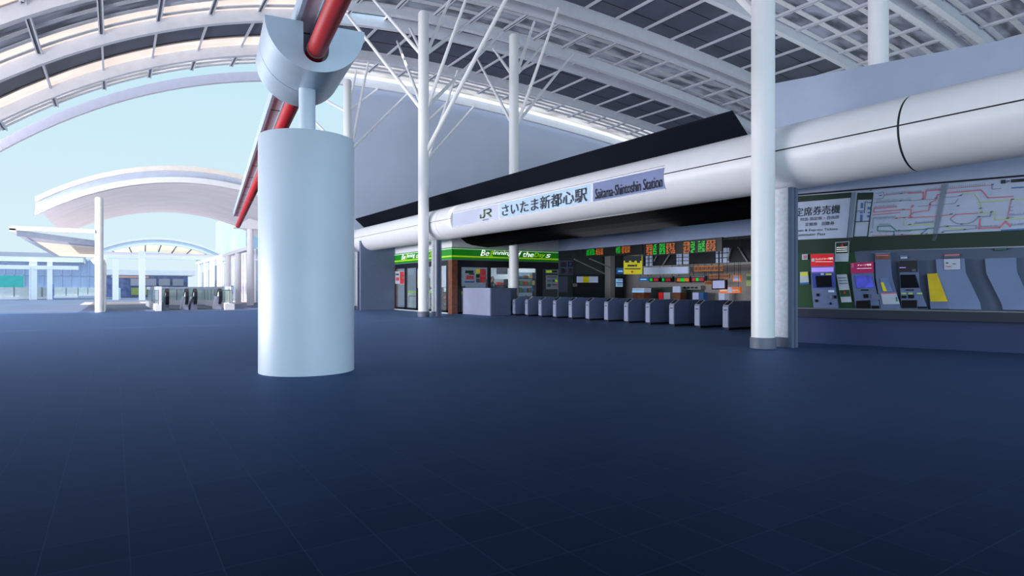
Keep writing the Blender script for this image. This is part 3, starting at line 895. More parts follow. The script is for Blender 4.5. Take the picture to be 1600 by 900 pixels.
# clerk behind the glass
def person():
    c0 = on_y(769.5, 440, 33.6); cx, cy = c0.x, 33.6
    t = thing('person', (cx, cy, 0), 'person with black hair in a dark uniform standing behind the store window', 'person')
    mb = bpy.data.meshes.new('body')
    hgt = 2.2
    J = [(0, 0, 1.12), (0, 0, 1.4), (0, 0, 1.72), (0, 0, 1.86), (0, -.02, 1.98), (0, -.02, 2.14),
         (-.2, 0, 1.68), (-.27, -.03, 1.38), (-.25, -.14, 1.13), (.2, 0, 1.68), (.27, -.03, 1.38), (.25, -.14, 1.13),
         (-.11, 0, 1.05), (-.12, 0, .58), (-.12, .02, .08), (-.12, -.16, .04), (.11, 0, 1.05), (.12, 0, .58), (.12, .02, .08), (.12, -.16, .04),
         (-.24, -.2, 1.03), (.24, -.2, 1.03)]
    E_ = [(0, 1), (1, 2), (2, 3), (3, 4), (4, 5), (2, 6), (6, 7), (7, 8), (8, 20), (2, 9), (9, 10), (10, 11), (11, 21), (0, 12), (12, 13), (13, 14), (14, 15), (0, 16), (16, 17), (17, 18), (18, 19)]
    R_ = [.17, .16, .17, .07, .11, .10, .09, .065, .05, .09, .065, .05, .11, .085, .055, .05, .11, .085, .055, .05, .05, .05]
    mb.from_pydata([Vector(j) * K for j in J], E_, [])
    o = bpy.data.objects.new('body', mb); COL.objects.link(o); o.parent = t
    md = o.modifiers.new('skin', 'SKIN'); sd = o.modifiers.new('sub', 'SUBSURF'); sd.levels = 1; sd.render_levels = 1
    for i, r in enumerate(R_):
        mb.skin_vertices[0].data[i].radius = (r * K, r * K * .8)
    mb.skin_vertices[0].data[0].use_root = True
    mb.materials.append(M['suit'])
    hd = MB().lathe(cx, cy - .02, [(.03, 1.87), (.075, 1.9), (.108, 1.98), (.115, 2.06), (.09, 2.16), (.03, 2.2)], 16)
    build('head', hd, M['skin'], t, smooth=True)
    hr = MB().lathe(cx, cy + .015, [(.118, 2.0), (.13, 2.08), (.105, 2.19), (.04, 2.235)], 16)
    build('hair', hr, M['hair'], t, smooth=True)
    build('face', MB().box((cx - .05, cy - .145, 2.04), (cx - .025, cy - .12, 2.06)).box((cx + .025, cy - .145, 2.04), (cx + .05, cy - .12, 2.06)).box((cx - .03, cy - .14, 1.945), (cx + .03, cy - .115, 1.955)), M['hair'], t)
    build('collar', MB().prism([(cx - .06, cy - .15, 1.76), (cx + .06, cy - .15, 1.76), (cx, cy - .165, 1.58)], (0, .03, 0)), M['paper'], t)


person()

# ================================================================== GATE HALL CONTENTS
def xboard(name, label, cat, quad, X, th, mm, parts=(), group=None):
    """flat board at x = X, quad in survey points lower-left, lower-right, upper-right, upper-left"""
    q = [on_x(*p, X) for p in quad]
    t = thing(name, q[0], label, cat, group)
    if X >= 29.5: th = 29.999 - X
    build('board', MB().prism(q, (th, 0, 0)), M[mm], t)
    if 24.2 < X < 28.7 or name == 'orange_screen':
        for u in (.12, .88):
            p = bil(q, u, 1) + Vector((th / 2, 0, 0))
            build('hanger_rod', MB().tube(p, (p.x, p.y, 4.72), .012, n=6), M['hall_black'], t)
    for it in parts:
        kind = it[0]
        if kind == 'box':
            _, nm, u0, w0, u1, w1, m2 = it
            build(nm, MB().prism([p + Vector((-.03, 0, 0)) for p in sub(q, u0, w0, u1, w1)], (.025, 0, 0)), M[m2], t)
        elif kind == 'text':
            _, s_, u0, w0, u1, w1, m2 = it
            build('lettering', text_quad(MB(), s_, sub(q, u0, w0, u1, w1), (-.045, 0, 0), bold=.02), M[m2], t)
    return t, q


def leds(t, X, quad, m2, n=4, rows=9):
    """dot-matrix characters: lit strokes on a fine grid"""
    q = [on_x(*p, X) for p in quad]; mb = MB(); per = 7
    for c_ in range(n):
        for i in range(per - 1):
            for j in range(rows):
                if random.random() < (.85 if (j % 2 == 0 or i in (0, 3)) else .28):
                    u0 = (c_ * per + i) / (n * per); w0 = j / rows
                    s4 = sub(q, u0, w0, u0 + .86 / (n * per), w0 + .82 / rows)
                    mb.add([p + Vector((-.05, 0, 0)) for p in s4], [(0, 1, 2, 3)])
    build('led_text', mb, M[m2], t)


XB = 24.0
t1, _ = xboard('departure_board', 'black LED departure board at the far end under the lintel, small green and orange text', 'departure board', [(912, 402), (1004, 397.5), (1004, 381.8), (912, 390)], XB, .1, 'led_black')
leds(t1, XB, [(917.5, 399), (931, 398), (931, 388.7), (917.5, 390)], 'led_green', 3)
leds(t1, XB, [(932, 398.5), (944, 397.5), (944, 388), (932, 389)], 'led_orange', 3)
leds(t1, XB, [(963.5, 396), (971, 395.5), (971, 385.5), (963.5, 386.5)], 'led_green', 2)
leds(t1, XB, [(972.5, 396), (986, 394.5), (986, 384.5), (972.5, 385.5)], 'led_orange', 3)
t2, _ = xboard('departure_board', 'black LED departure board nearer the thick column with large green and orange text', 'departure board', [(1005, 400), (1128, 392.5), (1128, 370.5), (1005, 381.7)], XB, .1, 'led_black')
leds(t2, XB, [(1011, 398.5), (1021, 398), (1021, 381.7), (1011, 382.5)], 'led_orange', 2)
leds(t2, XB, [(1021.5, 397.7), (1028, 397), (1028, 381.3), (1021.5, 382)], 'led_green', 1)
leds(t2, XB, [(1031.5, 397), (1041, 396.3), (1041, 380.3), (1031.5, 381)], 'led_green', 2)
leds(t2, XB, [(1042, 396.5), (1056.5, 395.5), (1056.5, 379.5), (1042, 380.5)], 'led_orange', 3)
leds(t2, XB, [(1069, 395.5), (1080, 395), (1080, 377), (1069, 378)], 'led_orange', 2)
leds(t2, XB, [(1080.5, 395), (1088, 394.3), (1088, 377), (1080.5, 377.5)], 'led_green', 1)
leds(t2, XB, [(1092, 393.5), (1103.5, 392.7), (1103.5, 376), (1092, 376.7)], 'led_green', 2)
leds(t2, XB, [(1104.5, 392.7), (1120, 391.5), (1120, 374.5), (1104.5, 375.7)], 'led_orange', 3)


def Q(x0, y0, x1, y1, sk=0.0): return [(x0, y1), (x1, y1 - sk), (x1, y0 - sk), (x0, y0)]


HX = 26.5      # things hanging in mid hall
t, q = xboard('hanging_poster', 'yellow hanging poster with dark leafy top and red arrow below the LED board', 'poster', Q(974.5, 400, 1003, 428.5), 24.6, .03, 'yellow',
              [('box', 'leaf_print', .02, .74, .98, 1.0, 'hall_black'), ('box', 'leaf_print', .1, .64, .3, .76, 'hall_black'), ('box', 'leaf_print', .45, .66, .6, .76, 'hall_black'), ('box', 'leaf_print', .75, .62, .9, .76, 'hall_black'),
               ('box', 'print_line', .24, .42, .62, .52, 'letter_dark'), ('box', 'print_line', .66, .42, .74, .54, 'letter_dark'), ('box', 'print_line', .08, .27, .92, .33, 'letter_dark'), ('text', '▼', .42, .06, .58, .18, 'crimson')])
xboard('white_sign', 'long blank white sign board under the larger LED board', 'sign', Q(1006, 418, 1075, 428.8, 1.5), HX, .1, 'panel_lit')
xboard('brown_sign', 'orange-brown lettered sign level with the long white sign', 'sign', Q(1084, 415.5, 1129, 424.5, 1.2), HX, .1, 'orange_wood', [('box', 'print_line', .03 + .14 * k, .2, .13 + .14 * k, .8, 'wood') for k in range(7)])
xboard('brown_sign', 'orange-brown lettered sign above the lilac monitor', 'sign', Q(1108, 429, 1139, 435.5, 1), 27.2, .1, 'orange_wood', [('box', 'print_line', .05 + .19 * k, .2, .2 + .19 * k, .8, 'wood') for k in range(5)])
xboard('brown_sign', 'small orange-brown sign left of the lilac monitor', 'sign', Q(1101, 439, 1112, 445), 28.2, .06, 'orange_wood', [('box', 'print_line', .1 + .3 * k, .2, .3 + .3 * k, .8, 'wood') for k in range(3)])
xboard('blue_sign', 'blue sign left of the yellow hanging poster', 'sign', Q(963, 418.5, 974, 428), HX, .06, 'blue_sign', [('box', 'print_line', .3, .35, .9, .55, 'panel_sky')])
xboard('blue_sign', 'blue sign right of and below the yellow hanging poster', 'sign', Q(998, 433, 1013.5, 439.5), HX, .06, 'blue_sign', [('box', 'print_line', .2, .35, .8, .55, 'panel_sky')])


def small_led(label, quad, parts):
    t, q = xboard('train_indicator', label, 'indicator', quad, 28.6, .15, 'led_black', [('box', 'header_strip', .02, .78, .98, .95, 'map_grey')] + [('box', 'led_text', a, .15, b, .65, m2) for a, b, m2 in parts])


small_led('small black train indicator, first of four over the inner wall', Q(1014.5, 432, 1032, 440.5), [(.08, .3, 'led_green'), (.42, .82, 'led_red')])
small_led('small black train indicator with red text, second of four over the inner wall', Q(1033, 432, 1051, 440.5), [(.1, .3, 'led_green'), (.42, .82, 'led_red')])
small_led('small indicator filled with orange and green text over the inner wall', Q(1056.5, 431, 1078.5, 441.5), [(.08, .3, 'led_orange'), (.32, .62, 'led_green'), (.64, .92, 'led_orange')])
small_led('small black train indicator with red blocks, nearest the lilac monitor', Q(1080, 431, 1102, 440.5), [(.08, .32, 'led_red'), (.36, .55, 'led_green'), (.6, .9, 'led_red')])
mt = thing('monitor', on_x(1123, 452, 26), 'dark-framed monitor with pale lilac screen near the thick column', 'monitor')
p = on_x(1123, 440, 26.06); build('hanger_rod', MB().tube((26.06, p.y, p.z), (26.06, p.y, 4.72), .03, n=8), M['hall_black'], mt)
mq = [on_x(*p, 26) for p in Q(1112, 437.5, 1134.5, 452.5, .5)]
build('monitor_frame', MB().prism(mq, (.12, 0, 0)), M['black_gloss'], mt)
build('screen', MB().prism([p + Vector((-.02, 0, 0)) for p in sub(mq, .09, .12, .91, .92)], (.015, 0, 0)), M['screen_lilac'], mt)
xboard('orange_light_sign', 'glowing orange and white illuminated sign below the monitor', 'sign', Q(1124, 449, 1156.5, 458.5, .8), 27.5, .15, 'orange', [('box', 'white_panel', .42, .1, .62, .95, 'panel_lit'), ('box', 'pale_band', .05, .35, .4, .6, 'cream'), ('box', 'pale_band', .64, .35, .95, .6, 'cream')])
xboard('orange_screen', 'small white screen with orange surround above the glowing sign', 'screen', Q(1145, 429.5, 1157.5, 440), 28.5, .1, 'orange', [('box', 'screen', .15, .15, .85, .85, 'panel_lit')])
xboard('grey_notice_board', 'grey lettered board on the dark window below the small indicators', 'sign', Q(1065, 446.5, 1095, 452.5), 29.6, .06, 'hall_beam', [('box', 'print_line', .1 + .2 * k, .25, .24 + .2 * k, .75, 'letter_dark') for k in range(4)])
xboard('white_screen', 'small blank white screen above a brown cabinet in the inner hall', 'screen', Q(1051, 447.5, 1062.5, 457), 28.9, .1, 'panel_lit')
xboard('brown_cabinet', 'brown cabinet front below the small white screen', 'cabinet', Q(1051, 457, 1063, 485), 28.9, .5, 'wood')
kk = thing('information_kiosk', on_x(997, 490, 28), 'brown kiosk with sky blue and white lit header in the inner hall', 'kiosk')
kq = [on_x(*p, 28) for p in Q(989, 457, 1006, 485)]
build('cabinet', MB().prism(kq, (.6, 0, 0)), M['wood'], kk)
kq = [on_x(*p, 28) for p in Q(988, 450, 1006.5, 457)]
build('lit_header', MB().prism(kq, (.6, 0, 0)), M['panel_lit'], kk)
build('blue_band', MB().prism([p + Vector((-.02, 0, 0)) for p in sub(kq, 0, 0, 1, .35)], (.02, 0, 0)), M['panel_sky'], kk)
xboard('green_notice', 'faint yellow-green notice on the wall by the thick column', 'notice', Q(1166, 428, 1176, 447), 29.95, .03, 'map_lime', [('box', 'print_line', .1, .5, .9, .8, 'map_green')])
# bright windows of the inner hall
for k, (a0, b0, a1, b1) in enumerate(((1057, 397, 1076, 413.5), (1118.5, 388, 1139, 411), (1009, 399, 1019, 417))):
    w_ = thing('window_%d' % (3 + k), on_x(a0, b1, 29.9), None, None, kind='structure')
    q = [on_x(*p, 29.95) for p in Q(a0, b0, a1, b1, 1)]
    build('pane', MB().prism(q, (.02, 0, 0)), M['panel_lit'], w_)
    mu = MB()
    for u in (.5,): mu.prism([p + Vector((-.03, 0, 0)) for p in sub(q, u - .03, 0, u + .03, 1)], (.02, 0, 0))
    for v in (.33, .66): mu.prism([p + Vector((-.03, 0, 0)) for p in sub(q, 0, v - .025, 1, v + .025)], (.02, 0, 0))
    build('window_frame', mu, M['hall_black'], w_)
# dark upper glazing band, struts and light beam of the inner hall
q = [on_x(*p, 29.97) for p in [(1005, 419), (1176, 410), (1176, 372), (1005, 384)]]
w_ = thing('window_6', q[0], None, None, kind='structure')
build('pane', MB().prism(q, (.02, 0, 0)), M['hall_black'], w_)
tr = MB()
for p, r_ in (((1036, 414), (1046, 398)), ((1137, 408), (1142, 388)), ((1153, 386), (1168, 409)), ((1022, 408), (1026, 400))):
    tr.tube(on_x(*p, 29.85), on_x(*r_, 29.85), .05, n=8)
build('truss_strut', tr, M['hall_beam'], w_)
q = [on_x(*p, 29.6) for p in [(1004, 421), (1177, 413), (1177, 409), (1004, 416)]]
tag(build('light_beam', MB().prism(q, (.3, 0, 0)), M['hall_beam']), 'pale horizontal beam across the inner hall wall under the dark glazing', 'beam')
for k, (p, r_) in enumerate((((897, 405), (945, 428)), ((921, 404), (958, 420)))):
    lt = MB().tube(fy(*p, 30.5), fy(*r_, 30.5), .04, n=8)  # pale sloping ceiling beams drawn as slim tubes, no lamps
    tag(build('hall_ceiling_beam', lt, M['hall_beam']), ('slim pale ceiling beam high in the hall corner, left one', 'slim pale ceiling beam high in the hall corner, right one')[k], 'light')
# right lower dark windows
q = [on_x(*p, 29.96) for p in [(1000, 470), (1100, 470), (1100, 446), (1000, 450)]]
w_ = thing('window_7', q[0], None, None, kind='structure')
build('pane', MB().prism(q, (.02, 0, 0)), M['hall_dark'], w_)
# pamphlet racks / small counters under the windows
for i, (a0, a1, mm, lab) in enumerate(((1029, 1036, 'crimson', 'small red leaflet stand in the inner hall'), (1037, 1047, 'paper', 'small white machine on the inner hall counter'), (1082, 1091, 'screen_lilac', 'small lilac machine on the inner hall counter'), (1092, 1099, 'blue_sign', 'small blue leaflet stand in the inner hall'), (1123, 1132, 'panel_lit', 'stack of white lit shelves below the glowing orange sign'))):
    q = [on_x(*p, 28.9) for p in Q(a0, 457, a1, 476.3 if a0 < 1110 else 500)]
    if a0 > 1110:
        for p in q[:2]: p.z = 0
    o = build('leaflet_stand', MB().prism(q, (.4, 0, 0)), M[mm])
    tag(o, lab, 'stand')
q = [on_x(*p, 28.7) for p in Q(1020, 476.5, 1110, 490)]
tag(build('inner_counter', MB().prism(q, (.8, 0, 0)), M['hall_black']), 'low dark counter along the inner hall wall', 'counter')

# items on the hall side wall (plane of the store front)
def yboard(name, label, cat, quad, Y, mm, parts=()):
    q = [on_y(*p, Y) for p in quad]
    t = thing(name, q[0], label, cat)
    build('board', MB().prism(q, (0, .06, 0)), M[mm], t)
    for it in parts:
        if it[0] == 'box':
            _, nm, u0, w0, u1, w1, m2 = it
            build(nm, MB().prism([p + Vector((0, -.03, 0)) for p in sub(q, u0, w0, u1, w1)], (0, .025, 0)), M[m2], t)
        else:
            _, s_, u0, w0, u1, w1, m2 = it
            build('lettering', text_quad(MB(), s_, sub(q, u0, w0, u1, w1), (0, -.05, 0), bold=.02), M[m2], t)


yboard('direction_board', 'grey two-column sign board with dark red characters at the hall corner', 'sign', Q(874, 406.5, 895.5, 429.5, -.5), 31.8, 'trim_grey',
       [('box', 'column_panel', .56, .04, .97, .96, 'machine_grey'), ('text', '口', .62, .58, .92, .9, 'letter_dark'), ('text', '用', .62, .1, .92, .45, 'wood'), ('text', '出', .1, .56, .42, .92, 'wood'), ('text', '専', .1, .1, .42, .46, 'wood')])
yboard('framed_panel', 'empty green-grey framed panel below the direction board', 'panel', Q(873, 432, 887, 457), 31.8, 'wall_slate')
yboard('dark_portal', 'dark doorway recess under the lit white and yellow sign', 'doorway', Q(897, 429, 942, 495), 31.82, 'hall_black')
yboard('exit_light_sign', 'illuminated white sign with yellow centre over the dark doorway', 'sign', Q(902, 432, 934.5, 441.5), 31.7, 'panel_lit', [('box', 'yellow_panel', .26, 0, .54, 1, 'yellow')])
yboard('small_notice', 'tiny grey notice on the dark doorway below the lit sign', 'notice', Q(896, 443, 902, 448), 31.72, 'hall_beam')
q = [on_y(*p, 31.84) for p in [(951, 485), (976, 485), (976, 433), (951, 430)]]
tag(build('dark_recess', MB().prism(q, (0, .06, 0)), M['hall_black']), 'dark recess holding the bright kiosk screen', 'recess')
yboard('kiosk_screen', 'bright blue and white kiosk screen in the dark recess', 'screen', Q(963, 435.5, 973, 448), 31.76, 'panel_sky', [('box', 'white_panel', .1, .08, .9, .42, 'panel_lit'), ('box', 'white_panel', .2, .72, .95, .95, 'panel_lit'), ('box', 'blue_band', 0, .45, 1, .56, 'blue_sign')])

# ================================================================== TICKET MACHINE WALL
def wp(pts, off): return [on_w(*p, off) for p in pts]


def wpanel(name, pts, off, th, mm, parent=None, bevel=0):
    return build(name, MB().prism([p - WN * th for p in wp(pts, off)], WN * th), M[mm], parent, bevel=bevel)


struct('trim_3', MB().prism([wall_pt(-2.9, 2.47, .03), wall_pt(9, 2.47, .03), wall_pt(9, 2.83, .03), wall_pt(-2.9, 2.83, .03)], WN * .06), M['dark_green'])
tag(wpanel('green_backing', [(1235, 484), (1350, 484), (1333, 380), (1235, 382)], .05, .05, 'mid_green'), 'green backing panel around the red-topped ticket machine', 'panel')
tag(wpanel('grey_backing', [(1348, 484), (1690, 492), (1690, 384), (1327, 393)], .045, .045, 'machine_back'), 'blue-grey backing panel behind the magenta and closed ticket machines', 'panel')
lg = thing('machine_ledge', wall_pt(0, 0, .3), 'long steel ledge under the ticket machines', 'ledge')
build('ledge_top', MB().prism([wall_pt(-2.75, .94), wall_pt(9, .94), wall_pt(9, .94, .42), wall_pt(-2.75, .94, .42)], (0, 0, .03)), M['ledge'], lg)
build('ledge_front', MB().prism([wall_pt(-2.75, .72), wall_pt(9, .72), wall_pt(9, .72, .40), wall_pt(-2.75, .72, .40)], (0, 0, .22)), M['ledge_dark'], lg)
struct('wall_plinth', MB().prism([wall_pt(-2.75, 0), wall_pt(9, 0), wall_pt(9, 0, .08), wall_pt(-2.75, 0, .08)], (0, 0, .72)), M['plinth'])

OFF = .06
# seat ticket sign board
sb = thing('ticket_sign_board', on_w(1290, 376, OFF), 'white ticket sign board with large Japanese heading and green header, left of the maps', 'sign')
B1 = [(1222, 377.5), (1323, 374), (1329.5, 309), (1222, 318)]
wpanel('board', B1, OFF, .05, 'board_white', sb)
wpanel('green_header', [(1222, 318), (1329.5, 309), (1331, 300.5), (1222, 308.5)], OFF, .05, 'dark_green', sb)
wpanel('side_trim', [(1323.5, 381), (1329, 382), (1337, 300), (1330.5, 300.6)], OFF + .03, .06, 'board_trim', sb)
def wtext(s_, quad, mm, parent, off=OFF + .012, bold=.012):
    build('lettering', text_quad(MB(), s_, [on_w(*p, off) for p in quad], bold=bold), M[mm], parent)
wtext('指定席券売機', [(1228.5, 340), (1312, 333), (1313.5, 319), (1228.5, 326.5)], 'letter_dark', sb)
wtext('特急 指定席・自由席', [(1250.5, 345.5), (1311, 341.5), (1311.5, 336), (1250.5, 340.5)], 'letter_dark', sb, bold=.006)
wtext('定期券　回数券', [(1258, 353.5), (1303, 351.5), (1304, 345.5), (1258, 348)], 'letter_dark', sb, bold=.006)
wtext('Shinkansen & Express Tickets', [(1226, 364.5), (1308, 360.3), (1308.5, 355.7), (1226, 359)], 'letter_dark', sb, bold=.002)
wtext('Commuter Pass', [(1242, 369.5), (1289, 367.5), (1289.5, 363), (1242, 365)], 'letter_dark', sb, bold=.002)

# route map boards
def wline(mb, pts, wd, off):
    P = [on_w(*p, off) for p in pts]
    for i in range(len(P) - 1):
        d = P[i + 1] - P[i]
        if d.length < 1e-6: continue
        s1 = d.normalized().cross(WN).normalized() * wd * .36; e = d.normalized() * wd * .3
        mb.add([P[i] - e + s1, P[i + 1] + e + s1, P[i + 1] + e - s1, P[i] - e - s1], [(0, 1, 2, 3)])


def ticks(mb, p, q, n, h, off):
    for i in range(n):
        t = (i + .5) / n; x, y = p[0] + (q[0] - p[0]) * t, p[1] + (q[1] - p[1]) * t
        hh = h * random.uniform(.6, 1.2)
        wline(mb, [(x, y - .4), (x, y - .4 - hh)], .012, off)


def A(pts): return [(1245 + x / 7.5, 270 + y / 7.5) for x, y in pts]
def Bp(pts): return [(1420 + x / 7.5, 265 + y / 7.5) for x, y in pts]
def dots(mb, pts, w, h, off):
    for x, y in pts:
        mb.add([on_w(*p, off) for p in ((x - w, y + h * .6), (x + w * .8, y + h * .2), (x + w, y - h), (x - w * .8, y - h * .5))], [(0, 1, 2, 3)])


OM = OFF + .012
m1 = thing('route_map_board', on_w(1390, 380, OFF), 'railway route map board with green legend, left of the two maps', 'map', 'railway route map boards')
wpanel('board', [(1329, 382.3), (1456, 376.3), (1471.7, 288.3), (1337, 300)], OFF, .05, 'board_white', m1)
wpanel('side_trim', [(1456, 376.3), (1462.7, 375.8), (1480, 287.6), (1471.7, 288.3)], OFF + .03, .06, 'board_trim', m1)
wpanel('legend_header', A([(712, 318), (885, 312), (895, 232), (717, 237)]), OM, .01, 'dark_green', m1)
L_ = MB()
wline(L_, A([(665, 752), (830, 748), (893, 235), (717, 240), (665, 752)]), .035, OM); wline(L_, A([(690, 575), (855, 566)]), .03, OM)
wline(L_, A([(790, 470), (800, 340), (870, 350)]), .02, OM); wline(L_, A([(700, 450), (780, 445)]), .02, OM)
build('legend_frame', L_, M['dark_green'], m1)
L_ = MB()
for bx in ((748, 350, 775, 415), (828, 400, 865, 430), (740, 490, 768, 568), (738, 455, 770, 475), (822, 495, 855, 522), (828, 458, 860, 474)):
    L_.add([on_w(*p, OM) for p in A([(bx[0], bx[3]), (bx[2], bx[3]), (bx[2] + 3, bx[1]), (bx[0] + 3, bx[1])])], [(0, 1, 2, 3)])
build('legend_block', L_, M['map_blue'], m1)
L_ = MB()
wline(L_, A([(1030, 262), (1350, 232)]), .02, OM); wline(L_, Bp([(0, 278), (170, 265), (168, 340)]), .035, OM); wline(L_, Bp([(190, 345), (200, 250), (385, 235)]), .035, OM)
wline(L_, A([(1170, 398), (905, 420), (900, 462), (1240, 432), (1330, 430)]), .035, OM); wline(L_, A([(890, 492), (1210, 465)]), .03, OM)
wline(L_, Bp([(5, 545), (60, 500), (235, 478), (250, 390), (310, 360), (335, 295), (368, 288)]), .035, OM)
wline(L_, Bp([(0, 565), (318, 548)]), .035, OM); wline(L_, A([(880, 735), (1350, 722)]), .02, OM); wline(L_, A([(1340, 430), (1335, 520), (1160, 530)]), .03, OM)
L_.add([on_w(*p, OM + .004) for p in Bp([(15, 445), (45, 445), (68, 415), (35, 412)])], [(0, 1, 2, 3)])
build('route_line', L_, M['map_red'], m1)
L_ = MB()
wline(L_, A([(1140, 735), (1138, 685), (945, 680), (950, 628), (1100, 622), (1170, 680), (1350, 672)]), .035, OM); wline(L_, Bp([(0, 710), (180, 700), (225, 690), (290, 685)]), .035, OM)
build('route_line', L_, M['map_green'], m1)
L_ = MB()
wline(L_, A([(900, 352), (1340, 322)]), .02, OM); wline(L_, Bp([(0, 365), (330, 345)]), .02, OM); wline(L_, Bp([(110, 430), (350, 415)]), .02, OM); wline(L_, A([(890, 650), (895, 525), (1160, 512)]), .02, OM)
wline(L_, A([(930, 245), (1010, 225), (1025, 265), (1005, 300), (930, 310)]), .02, OM)
for p, q, n, h in (((920, 350), (1340, 322), 26, 3), ((1040, 262), (1340, 233), 20, 3), ((905, 415), (1170, 395), 20, 3), ((900, 525), (1150, 513), 16, -3), ((960, 620), (1100, 615), 10, 3), ((870, 740), (1340, 724), 34, -3), ((960, 690), (1340, 675), 24, -3)):
    ticks(L_, A([p])[0], A([q])[0], n, h, OM)
for p, q, n, h in (((0, 278), (150, 265), 10, 3), ((60, 640), (290, 625), 20, 3), ((200, 250), (380, 235), 12, 3)):
    ticks(L_, Bp([p])[0], Bp([q])[0], n, h, OM)
build('route_line', L_, M['map_grey'], m1)
L_ = MB(); wline(L_, Bp([(20, 650), (300, 640)]), .03, OM); wline(L_, Bp([(0, 765), (260, 745)]), .025, OM); wline(L_, A([(1250, 560), (1260, 620), (1340, 610)]), .02, OM)
build('route_line', L_, M['map_lime'], m1)
L_ = MB(); wline(L_, A([(845, 800), (1150, 790), (1210, 745), (1350, 740)]), .03, OM); wline(L_, Bp([(0, 820), (140, 810), (150, 750), (225, 690)]), .03, OM)
build('route_line', L_, M['map_blue'], m1)
L_ = MB(); dots(L_, A([(980, 267), (1225, 245), (1215, 330), (1245, 430), (1165, 535), (1262, 527), (1325, 608), (1195, 675), (1135, 728), (1232, 722), (875, 695), (870, 205)]) + Bp([(160, 346), (320, 333), (250, 410), (30, 560), (10, 645), (155, 748), (208, 748)]), 2.2, .9, OM + .004)
build('station_mark', L_, M['letter_dark'], m1)
wpanel('map_sea', [(1354, 381.2), (1456, 376.4), (1457, 371.5), (1440, 372.5), (1437, 376), (1400, 378), (1356, 379.6)], OFF + .005, .004, 'teal_map', m1)

m2 = thing('route_map_board', on_w(1550, 372, OFF), 'railway route map board with loop line and pale sea, right of the two maps', 'map', 'railway route map boards')
wpanel('board', [(1462.7, 375.8), (1660, 366.5), (1660, 271.2), (1480, 287.6)], OFF, .05, 'board_white', m2)
L_ = MB()
wline(L_, Bp([(450, 225), (980, 180)]), .02, OM); wline(L_, Bp([(440, 275), (850, 240), (925, 330), (1220, 315)]), .035, OM); wline(L_, Bp([(385, 540), (490, 525)]), .035, OM)
wline(L_, Bp([(490, 570), (550, 525), (805, 510)]), .035, OM); wline(L_, Bp([(835, 580), (822, 690), (1060, 680), (1135, 605), (1190, 665)]), .045, OM); wline(L_, Bp([(1200, 350), (1155, 570)]), .025, OM)
build('route_line', L_, M['map_red'], m2)
L_ = MB()
wline(L_, Bp([(800, 385), (1210, 350), (1500, 330)]), .03, OM); wline(L_, Bp([(840, 510), (1000, 495), (1010, 590), (1350, 570), (1600, 555)]), .03, OM); wline(L_, Bp([(620, 280), (760, 280), (835, 380), (850, 500)]), .02, OM)
wline(L_, Bp([(380, 775), (880, 755)]), .05, OM); wline(L_, Bp([(420, 655), (480, 690), (650, 695)]), .03, OM)
build('route_line', L_, M['map_lime'], m2)
L_ = MB()
lo = [(490, 580), (520, 610), (560, 630), (620, 640), (700, 630), (760, 605), (800, 570), (820, 550)]
wline(L_, Bp(lo), .03, OM); wline(L_, Bp([(425, 325), (560, 318), (640, 285)]), .02, OM); wline(L_, Bp([(410, 408), (540, 395), (580, 340)]), .02, OM); wline(L_, Bp([(970, 180), (975, 230), (1080, 220)]), .025, OM)
wline(L_, Bp([(820, 555), (955, 545), (965, 495)]), .035, OM); wline(L_, Bp([(355, 675), (450, 660), (790, 655), (790, 690), (650, 705), (400, 720)]), .03, OM)
for p, q, n, h in (((450, 220), (900, 185), 18, 3), ((840, 680), (1050, 672), 14, 2.6), ((1190, 660), (1500, 640), 18, 3), ((1180, 545), (1500, 520), 16, 3), ((460, 270), (840, 240), 16, 2)):
    ticks(L_, Bp([p])[0], Bp([q])[0], n, h, OM)
for k in range(4): wline(L_, Bp([(1175, 440 + 40 * k), (1225, 437 + 40 * k)]), .02, OM)
build('route_line', L_, M['map_grey'], m2)
L_ = MB(); wline(L_, Bp([(1090, 712), (1500, 690)]), .05, OM); wline(L_, Bp([(1210, 215), (1500, 195)]), .04, OM); build('route_line', L_, M['map_blue'], m2)
L_ = MB(); wline(L_, Bp([(1120, 765), (1500, 745)]), .09, OM); build('route_line', L_, M['map_red'], m2)
L_ = MB(); dots(L_, Bp([(980, 175), (605, 305), (578, 425), (497, 522), (840, 455), (848, 503), (970, 495), (822, 553), (620, 638), (450, 665), (655, 702), (395, 735), (1215, 347), (1155, 572)]), 2.6, 1.1, OM + .004)
wline(L_, Bp([(1100, 142), (1112, 141)]), .12, OM); 
for k in range(7): wline(L_, Bp([(1215 + 26 * k, 132 - 2 * k), (1228 + 26 * k, 131 - 2 * k)]), .10, OM)
text_quad(L_, 'JR', [on_w(*p, OM + .004) for p in Bp([(1140, 155), (1185, 151), (1188, 122), (1143, 126)])], bold=.02)
build('station_mark', L_, M['letter_dark'], m2)
wpanel('map_sea', [(1463, 375.6), (1660, 366.7), (1660, 363), (1566, 367.5), (1552, 366), (1551, 359.5), (1536, 360), (1537, 369.5), (1490, 373), (1464, 371.5)], OFF + .005, .004, 'teal_map', m2)


# notices on the machine wall
def wnotice(name, label, quad, off, parts, mm='paper'):
    q = wp(quad, off); t = thing(name, q[0], label, 'notice')
    build('sheet', MB().prism([p - WN * .02 for p in q], WN * .02), M[mm], t)
    for it in parts:
        if it[0] == 'box':
            _, u0, w0, u1, w1, m2_ = it
            build('colour_block', MB().prism([p + WN * .004 for p in sub(q, u0, w0, u1, w1)], WN * .006), M[m2_], t)
        else:
            _, s_, u0, w0, u1, w1, m2_ = it
            build('lettering', text_quad(MB(), s_, sub(q, u0, w0, u1, w1), WN * .014, bold=.02), M[m2_], t)


